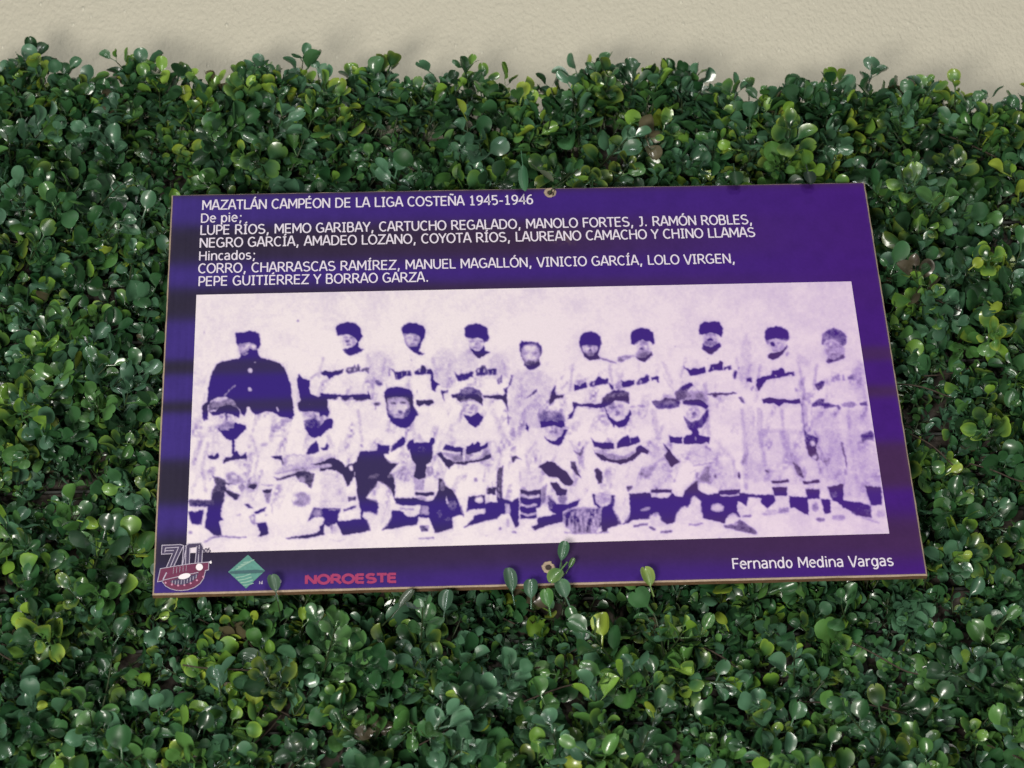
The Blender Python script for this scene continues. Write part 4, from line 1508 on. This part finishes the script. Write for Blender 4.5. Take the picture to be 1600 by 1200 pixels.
x_lo, _ = at(-330, 600)
x_hi, _ = at(1930, 600)
_, z_lo = at(800, 1500, 0.05)

# lattice the sprigs are clipped to
mb = MB()
z_top_grid = float(top_z(np.linspace(x_lo, x_hi, 60)).min()) - 0.03
for i, x in enumerate(np.arange(x_lo, x_hi, 0.031)):
    mb.tube([(x, WALL_Y - 0.006, z_lo), (x, WALL_Y - 0.006, z_top_grid)], 0.0014, 5)
for z in np.arange(z_lo, z_top_grid, 0.031):
    mb.tube([(x_lo, WALL_Y - 0.0085, z), (x_hi, WALL_Y - 0.0085, z)], 0.0014, 5)
hlocal(mb.build('lattice', m_grid))

# added dark sheet behind the lattice: its colour stands for shade in the gaps
m_gap_shade = plain('dark_gap_shade', (0.075, 0.064, 0.055), 0.9, 0.1, var=0.35, vscale=500, bump=0.4)
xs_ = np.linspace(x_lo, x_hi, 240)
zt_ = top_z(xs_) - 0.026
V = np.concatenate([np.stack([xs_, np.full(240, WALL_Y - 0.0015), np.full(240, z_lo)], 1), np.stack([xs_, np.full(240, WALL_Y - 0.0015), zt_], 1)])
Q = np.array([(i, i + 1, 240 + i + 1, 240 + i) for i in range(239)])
hlocal(mesh_np('gap_shade_sheet', V, Q, mat=m_gap_shade))

# --- leaf template: petiole, then a cupped spoon-shaped blade
S = np.array([-0.55, -0.25, 0.0, 0.10, 0.25, 0.42, 0.60, 0.76, 0.89, 0.97, 1.0])
U = np.array([-1, -0.62, 0, 0.62, 1.0])


def half_width(s):
    w = np.where(s > 0.58, np.sqrt(np.clip(1 - ((s - 0.58) / 0.425) ** 2, 0, 1)), np.clip(1 - ((0.58 - s) / 0.62) ** 2, 0, 1) ** 0.5 * np.clip(s / 0.16, 0, 1) ** 0.6)
    return np.where(s <= 0.0, 0.045, np.maximum(0.43 * w, 0.045))


def leaf_template(notch, cup, curl, wide):
    V = np.zeros((len(S), len(U), 3))
    for i, s in enumerate(S):
        w = float(half_width(np.array(s))) * wide
        for j, u in enumerate(U):
            blade = max(s, 0)
            dip = notch * math.exp(-(u / 0.45) ** 2) * max(0, (s - 0.72) / 0.28) ** 1.5
            zc = cup * (abs(u) ** 1.6) * w * 1.0 - curl * blade ** 2 + 0.16 * blade
            ridge = -0.030 * math.exp(-(u / 0.25) ** 2) * (1 if s > 0.02 and s < 0.95 else 0)
            V[i, j] = (s - dip, u * w, zc + ridge)
    return V.reshape(-1, 3)


TEMPL = [leaf_template(n, c, k, w) for n in (0.0, 0.05, 0.15) for c, k in ((0.30, 0.10), (0.60, 0.26), (-0.30, 0.30), (0.9, 0.05)) for w in (0.85, 1.0, 1.12)]
nU = len(U)
idx = np.arange(len(S) * nU).reshape(len(S), nU)
LQ = np.stack([idx[:-1, :-1], idx[1:, :-1], idx[1:, 1:], idx[:-1, 1:]], -1).reshape(-1, 4)
NV_L = len(S) * nU
S_full = np.repeat(S, nU)
U_full = np.tile(U, len(S))

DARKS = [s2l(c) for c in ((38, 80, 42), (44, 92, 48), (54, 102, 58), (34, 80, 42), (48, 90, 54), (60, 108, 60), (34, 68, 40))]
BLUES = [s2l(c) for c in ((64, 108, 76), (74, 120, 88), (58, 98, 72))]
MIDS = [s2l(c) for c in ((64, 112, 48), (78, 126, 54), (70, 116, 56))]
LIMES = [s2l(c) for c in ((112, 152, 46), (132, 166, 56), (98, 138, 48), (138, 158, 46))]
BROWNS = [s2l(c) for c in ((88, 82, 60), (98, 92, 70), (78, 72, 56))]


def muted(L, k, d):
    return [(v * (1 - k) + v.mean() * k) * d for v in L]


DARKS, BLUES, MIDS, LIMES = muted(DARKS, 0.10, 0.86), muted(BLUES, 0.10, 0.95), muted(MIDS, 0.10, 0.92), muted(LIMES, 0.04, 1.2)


def pick(a):
    return a[rng.integers(len(a))]


def unit(v):
    return v / (np.linalg.norm(v) + 1e-12)


class Leaves:
    def __init__(self):
        self.V, self.C, self.n = [], [], 0

    def add(self, base, axis, normal, size, tone, tip, templ=None):
        """base: foot of the blade; axis: along the leaf; normal: the upper face."""
        axis = unit(axis)
        normal = unit(normal - axis * normal.dot(axis))
        side = np.cross(normal, axis)
        t = TEMPL[rng.integers(len(TEMPL))] if templ is None else templ
        if templ is None:
            t = t * (1.0, 0.88 + 0.24 * rng.random(), 1.0)
            t[:, 2] += 0.10 * rng.normal() * t[:, 1] * np.clip(t[:, 0], 0, 1) + 0.03 * np.sin(7 * t[:, 0] + 6.28 * rng.random()) * (t[:, 0] > 0)
        P = base + size * (t[:, :1] * axis + t[:, 1:2] * side + t[:, 2:3] * normal)
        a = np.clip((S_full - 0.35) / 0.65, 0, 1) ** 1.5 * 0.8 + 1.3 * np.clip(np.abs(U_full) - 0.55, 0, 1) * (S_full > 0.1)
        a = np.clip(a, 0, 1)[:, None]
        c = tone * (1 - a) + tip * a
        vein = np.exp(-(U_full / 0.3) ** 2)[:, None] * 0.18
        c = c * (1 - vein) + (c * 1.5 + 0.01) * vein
        self.V.append(P)
        self.C.append(c)
        self.n += 1

    def build(self, name):
        V = np.concatenate(self.V)
        Q = (LQ[None] + (np.arange(self.n) * NV_L)[:, None, None]).reshape(-1, 4)
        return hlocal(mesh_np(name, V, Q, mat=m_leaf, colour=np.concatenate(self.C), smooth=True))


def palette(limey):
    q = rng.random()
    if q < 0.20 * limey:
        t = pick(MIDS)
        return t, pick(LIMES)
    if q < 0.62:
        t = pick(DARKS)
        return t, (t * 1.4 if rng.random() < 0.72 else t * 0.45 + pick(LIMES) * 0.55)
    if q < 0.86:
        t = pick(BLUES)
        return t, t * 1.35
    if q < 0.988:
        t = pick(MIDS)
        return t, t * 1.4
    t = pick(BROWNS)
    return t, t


HW, HH = PW / 2, PH / 2


def hidden(p):
    """Behind the board, or poking through it."""
    inx = abs(p[0]) < HW + 0.003
    inz = abs(p[2]) < HH + 0.003
    return inx and inz


GAPS = [(*at(px, py, 0.04), r) for px, py, r in ((255, 1040, .020), (275, 1095, .018), (800, 1105, .020), (560, 1085, .014), (1320, 1090, .020),
        (1525, 625, .026), (1250, 1010, .016), (945, 235, .014), (330, 960, .020), (430, 960, .016), (1425, 560, .018), (1440, 640, .018), (105, 480, .012),
        (180, 620, .012), (170, 250, .014), (660, 1000, .014), (1120, 1030, .012), (1010, 1000, .01), (60, 590, .010), (560, 960, .016))]
LIMESPOT = [(*at(px, py, 0.02), r) for px, py, r in ((95, 860, .035), (1520, 450, .035), (1260, 220, .05), (660, 225, .035), (330, 1080, .05), (420, 1010, .03),
            (230, 130, .02), (1120, 220, .03), (60, 640, .02), (1560, 330, .02), (900, 960, .02), (1180, 930, .025), (1440, 690, .02), (140, 480, .02), (1000, 1180, .03))]

SPR = []            # one entry per sprig: (Leaves, stem points, front-most depth, base)


def sprig(base, d, length, limey, dense=1.0, size0=0.0138, cull=True):
    L = Leaves()
    d = unit(d)
    bend = unit(rng.normal(0, 1, 3)) * 0.6 + np.array([0, -0.10, 0.14])
    pts = []
    nseg = 6
    for i in range(nseg + 1):
        t = i / nseg
        pts.append(base + d * length * t + bend * length * 0.5 * t * t)
    pts = np.array(pts)
    if cull and any(hidden(p) and p[1] < 0.012 for p in pts[2:]):
        # a stem that would pass through the board lies flat under it instead
        pts[:, 1] = np.maximum(pts[:, 1], 0.016)
    nodes = max(2, int(round(length / 0.0092 * dense)))
    phase = rng.random() * 6.28
    tone, tip = palette(limey)
    for k in range(nodes + 1):
        t = 0.22 + 0.78 * k / nodes
        i = min(int(t * nseg), nseg - 1)
        f = t * nseg - i
        p = pts[i] * (1 - f) + pts[i + 1] * f
        ax = unit(pts[i + 1] - pts[i])
        a = unit(np.cross(ax, (0.3, 0.1, 0.9)))
        b = np.cross(ax, a)
        last = k == nodes
        cnt = 2 if not last else rng.integers(2, 4)
        for q in range(cnt):
            if rng.random() < 0.10:
                continue
            th = phase + k * 1.57 + q * 2 * math.pi / cnt + rng.normal(0, 0.30)
            out = math.cos(th) * a + math.sin(th) * b
            up = (0.75 if not last else 1.3) + rng.normal(0, 0.30)
            axis = unit(out + ax * up)
            normal = unit(ax - out * 0.55 * up + rng.normal(0, 0.28, 3))
            sz = size0 * (0.55 + 0.65 * rng.random()) * (1.0 if not last else 0.85)
            foot = p + axis * sz * 0.5
            mid = foot + axis * sz * 0.6
            if cull and hidden(mid):
                if mid[1] < 0.011 or foot[1] < 0.008 or (abs(mid[0]) < HW - 0.03 and abs(mid[2]) < HH - 0.03):
                    continue
            if mid[1] > WALL_Y - 0.004:
                continue
            lt = limey * (0.22 if last else 0.05)
            tn, tp = tone * (0.85 + 0.3 * rng.random()), tip
            if rng.random() < lt:
                g = pick(LIMES)
                tn, tp = (g * 0.75 + tone * 0.25), g
            elif rng.random() < 0.12:
                tn, tp = palette(limey)
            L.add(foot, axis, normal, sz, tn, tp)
    return L, pts


def add_sprig(base, d, length, limey, **kw):
    L, pts = sprig(np.array(base, float), np.array(d, float), length, limey, **kw)
    if L.n:
        V = np.concatenate(L.V)
        SPR.append((L, pts, V[:, 1].min(), pts[-1]))


# --- body of the hedge
step = 0.0118
for zi, z in enumerate(np.arange(z_lo, float(tz_.max()) + 0.02, step)):
    for x in np.arange(x_lo, x_hi, step):
        bx = x + rng.normal(0, step * 0.33)
        bz = z + rng.normal(0, step * 0.33)
        tzx = float(top_z(bx))
        if bz > tzx - 0.014:
            continue
        if abs(bx) < HW - 0.035 and abs(bz) < HH - 0.035:
            continue
        g = 1.0
        for gx_, gz_, gr in GAPS:
            dd = math.hypot(bx - gx_, bz - gz_)
            if dd < gr * 0.8:
                g = min(g, (dd / gr / 0.8) ** 1.3)
        if g < 1 and rng.random() > g * g * 0.9:
            continue
        nz = float(value_noise(np.array(bx * 24 + 40), np.array(bz * 24 + 40), 51))
        nz = min(1.0, max(0.0, (nz - 0.22) / 0.56))
        if rng.random() > 0.24 + 0.70 * nz:
            continue
        lim = 0.10 + 0.6 * float(value_noise(np.array(bx * 14 + 9), np.array(bz * 14 + 9), 52)) ** 2
        for gx_, gz_, gr in LIMESPOT:
            if math.hypot(bx - gx_, bz - gz_) < gr:
                lim += 0.55
        length = (0.014 + 0.032 * rng.random()) * (0.34 + 0.98 * nz)
        d = np.array([rng.normal(0, 0.60), -1.0, rng.normal(-0.28, 0.60)])
        room = tzx - bz
        if room < 0.035:
            d[2] = min(d[2], room / 0.05)
        near = abs(bx) < HW + 0.022 and -HH - 0.018 < bz < HH + 0.028
        if near:
            length *= 0.55
            if -HH - 0.014 < bz < -HH and abs(bx) < HW:
                if rng.random() < 0.4:
                    continue
                length *= 0.6
        add_sprig((bx, WALL_Y - 0.009, bz), d, length, lim)
# --- short dark undergrowth that closes the mat
for z in np.arange(z_lo, float(tz_.max()), 0.0098):
    for x in np.arange(x_lo, x_hi, 0.0098):
        bx, bz = x + rng.normal(0, 0.003), z + rng.normal(0, 0.003)
        if bz > float(top_z(bx)) - 0.018 or (abs(bx) < HW - 0.03 and abs(bz) < HH - 0.03) or rng.random() < 0.10:
            continue
        d = np.array([rng.normal(0, 1.0), -0.8, rng.normal(0, 1.0)])
        add_sprig((bx, WALL_Y - 0.007, bz), d, 0.007 + 0.009 * rng.random(), 0.05, size0=0.0088)
# --- the row along the top edge reaches up to the measured silhouette
for x in np.arange(x_lo, x_hi, 0.0065):
    for row in range(3):
        bx = x + rng.normal(0, 0.003)
        tip = float(top_z(bx))
        length = 0.018 + 0.016 * rng.random()
        reach = (0.92 - 0.12 * row) * length + 0.010
        d = np.array([rng.normal(0, 0.45), -0.8 - 0.6 * rng.random(), 0.65])
        uz_ = d[2] / np.linalg.norm(d)
        add_sprig((bx, WALL_Y - 0.010 - 0.012 * rng.random(), tip - reach * uz_ - 0.004 - 0.010 * row), d, length, 0.5)


def tall(px, py, px0, py0, y0, y1, n, size, tone, tipc):
    """A single long-stemmed sprig standing proud of the hedge: tip and foot measured."""
    x1, z1 = at(px, py, y1)
    x0, z0 = at(px0, py0, y0)
    L = Leaves()
    pts = np.array([(x0 + (x1 - x0) * t, y0 + (y1 - y0) * t, z0 + (z1 - z0) * t + 0.002 * math.sin(3 * t)) for t in np.linspace(0, 1, 7)])
    ax = unit(pts[-1] - pts[0])
    for k in range(n):
        t = 1 - 0.5 * k / max(n, 1)
        p = pts[0] + (pts[-1] - pts[0]) * t
        if k == 0:
            L.add(p, ax + np.array([0.1, -0.1, 0]), np.array([0.2, -1, -0.3]), size, tone, tipc)
        else:
            o = unit(np.cross(ax, (0, -1, 0))) * (1 if k % 2 else -1)
            L.add(p + o * size * 0.3, ax * 0.8 + o, np.array([0.1, -1, 0.2]), size * 0.9, tone, tipc)
    return L, pts


OVER = []
DK, BLU, LIM, MID = DARKS[1], BLUES[0], LIMES[0], MIDS[1]
for a in ((936, 112, 946, 178, 0.03, 0.022, 1, 0.0105, DK, DK), (970, 122, 955, 180, 0.03, 0.024, 1, 0.014, DARKS[3], DARKS[3]),
          (916, 140, 912, 170, 0.03, 0.024, 1, 0.011, DK, BLU), (50, 84, 62, 120, 0.03, 0.02, 3, 0.013, DARKS[0], DARKS[0]),
          (212, 112, 232, 150, 0.03, 0.02, 3, 0.013, MIDS[0], LIM), (1240, 142, 1252, 175, 0.03, 0.022, 3, 0.013, DARKS[0], DK),
          (1327, 146, 1330, 170, 0.03, 0.024, 1, 0.010, DK, DK), (1452, 146, 1456, 185, 0.03, 0.022, 3, 0.014, DK, DK), (550, 120, 560, 150, 0.03, 0.024, 2, 0.011, DARKS[0], LIM),
          (590, 122, 590, 160, 0.03, 0.022, 3, 0.012, DARKS[6], DARKS[6]), (755, 122, 762, 160, 0.03, 0.022, 3, 0.012, DK, LIM), (1040, 118, 1046, 160, 0.03, 0.02, 3, 0.013, DK, DK)):
    L, pts = tall(*a)
    SPR.append((L, pts, -1.0, pts[-1]))


# --- sprigs that reach over the plaque's edges, each leaf measured on the photo
def over(label, leaves, stems):
    L = Leaves()
    mbs = MB()
    for (px, py, qx_, qy_, size, tone, tipc, y, notch) in leaves:
        # foot pixel, tip pixel
        x0, z0 = at(px, py, y)
        x1, z1 = at(qx_, qy_, y - 0.001)
        ln = math.hypot(x1 - x0, z1 - z0)
        t = leaf_template(notch, 0.5, 0.12, size * 0.80)
        L.add(np.array((x0, y, z0)), np.array((x1 - x0, -0.001, z1 - z0)), np.array((rng.normal(0, 0.25), -1, 0.1)), ln, tone * 0.72, tipc * 0.8, t)
    o = L.build('sprig')
    o['label'] = label
    for pl, ys in stems:
        pts = []
        for (px, py), y in zip(pl, ys):
            x, z = at(px, py, y)
            pts.append((x, y, z))
        mbs.tube(pts, 0.00045, 5)
    if stems:
        st = mbs.build('stem', m_stem, smooth=True)
        st.parent = o


GR = s2l((98, 134, 66))
PG = s2l((150, 176, 120))
over('green leaves standing in front of the lower screw hole',
     [(877, 876, 883, 846, 0.75, s2l((70, 112, 82)), s2l((80, 122, 90)), -0.006, 0.0), (889, 888, 897, 872, 0.62, MIDS[0], GR, -0.005, 0.0),
      (877, 890, 859, 912, 1.05, s2l((96, 140, 74)), s2l((128, 164, 86)), -0.007, 0.12), (884, 934, 872, 906, 1.1, BLUES[1], s2l((96, 140, 100)), -0.006, 0.08),
      (858, 948, 853, 920, 1.0, s2l((78, 130, 66)), s2l((98, 150, 76)), -0.006, 0.15)],
     [(((884, 945), (880, 905), (877, 876)), (0.02, -0.004, -0.006)), (((880, 900), (889, 888)), (-0.004, -0.005)), (((881, 894), (877, 890)), (-0.005, -0.007))])
over('narrow blue green leaf rising over the lower edge left of the screw hole',
     [(800, 925, 793, 888, 0.75, BLUES[0], s2l((84, 112, 96)), -0.004, 0.0)], [(((806, 950), (800, 925)), (0.02, -0.004))])
over('round blue green leaf rising over the lower edge beside the screw hole',
     [(830, 935, 830, 905, 1.0, BLUES[1], BLUES[2], -0.005, 0.05)], [(((836, 950), (830, 935)), (0.02, -0.005))])
over('yellow green notched leaf on the lower edge right of the screw hole',
     [(1016, 916, 1006, 886, 0.95, s2l((120, 150, 70)), s2l((150, 172, 84)), -0.005, 0.14)], [(((1022, 940), (1016, 916)), (0.02, -0.005))])
over('dull green leaf covering the small lettering beside the diamond mark',
     [(431, 925, 424, 898, 0.95, s2l((78, 108, 86)), s2l((92, 122, 98)), -0.005, 0.05)], [(((438, 960), (434, 940), (431, 925)), (0.02, -0.003, -0.005))])
over('grey green folded leaf against the lower edge after the pink word',
     [(624, 950, 646, 922, 0.62, s2l((66, 84, 64)), s2l((86, 98, 78)), -0.003, 0.06)], [(((595, 980), (622, 952)), (0.02, -0.003))])
over('round blue green leaf at the lower edge right of the grey green folded leaf',
     [(695, 955, 700, 922, 0.95, BLUES[2], BLUES[0], -0.002, 0.0)], [(((700, 975), (695, 955)), (0.02, -0.002))])
over('long green leaf hanging down over the upper edge left of the screw hole',
     [(817, 258, 822, 300, 0.42, s2l((66, 118, 82)), s2l((80, 132, 92)), -0.005, 0.0)], [(((815, 240), (817, 258)), (0.015, -0.004))])
over('twig and pale leaf bent over the upper screw hole',
     [(842, 266, 864, 285, 0.5, s2l((72, 84, 58)), s2l((84, 94, 66)), -0.003, 0.0)],
     [(((905, 262), (880, 285), (862, 296), (858, 304)), (0.02, 0.0, -0.003, -0.002)), (((890, 270), (868, 290), (864, 305)), (0.018, -0.002, -0.002))])
over('dark leaf tip hanging over the upper edge at the right', [(1148, 268, 1152, 291, 1.0, DARKS[0], DARKS[0], -0.004, 0.05)], [])
over('darkest leaf tip hanging over the upper edge at the right', [(1262, 268, 1267, 289, 1.0, s2l((40, 60, 46)), s2l((36, 52, 44)), -0.004, 0.0)], [])

# the largest, front-most sprigs stay parts of their own; the rest is one mass of leaves
inview = []
for i, (L, pts, dep, tip) in enumerate(SPR):
    px, py = to_px(pts[-1][0], pts[-1][1], pts[-1][2])
    if 0 < px < 1600 and 60 < py < 1200:
        inview.append((dep - 0.0004 * L.n, i))
inview.sort()
own = set(i for _, i in inview[:92])
mass = Leaves()
stems = MB()
for i, (L, pts, dep, tip) in enumerate(SPR):
    rad = np.linspace(0.0009, 0.00045, len(pts))
    if i in own:
        o = L.build('sprig')
        st = MB()
        st.tube(pts, rad, 5)
        s_ = st.build('stem', m_stem, smooth=True)
        s_.parent = o
    else:
        mass.V += L.V
        mass.C += L.C
        mass.n += L.n
        stems.tube(pts, rad, 4)
fol = mass.build('foliage')
fol['kind'] = 'stuff'
st = hlocal(stems.build('thin_stems', m_stem, smooth=True))
st['kind'] = 'stuff'
mb = MB()
for k in range(80):          # loose dry runners woven through the mat
    px, py = rng.uniform(-100, 1700), rng.uniform(180, 1250)
    y = rng.uniform(0.022, 0.044)
    x, z = at(px, py, y)
    if abs(x) < HW + 0.02 and abs(z) < HH + 0.02:
        y = 0.04
    a = rng.normal(0, 0.5)
    L_ = rng.uniform(0.03, 0.07)
    mb.tube([(x + L_ * (t - .5) * math.cos(a), y + 0.003 * math.sin(5 * t + k), z + L_ * (t - .5) * math.sin(a) + 0.006 * math.sin(3 * t + k)) for t in np.linspace(0, 1, 7)], 0.00055, 5)
tw = hlocal(mb.build('dry_runners', m_twig, smooth=True))
tw['kind'] = 'stuff'
print('sprigs', len(SPR), 'leaves', mass.n)
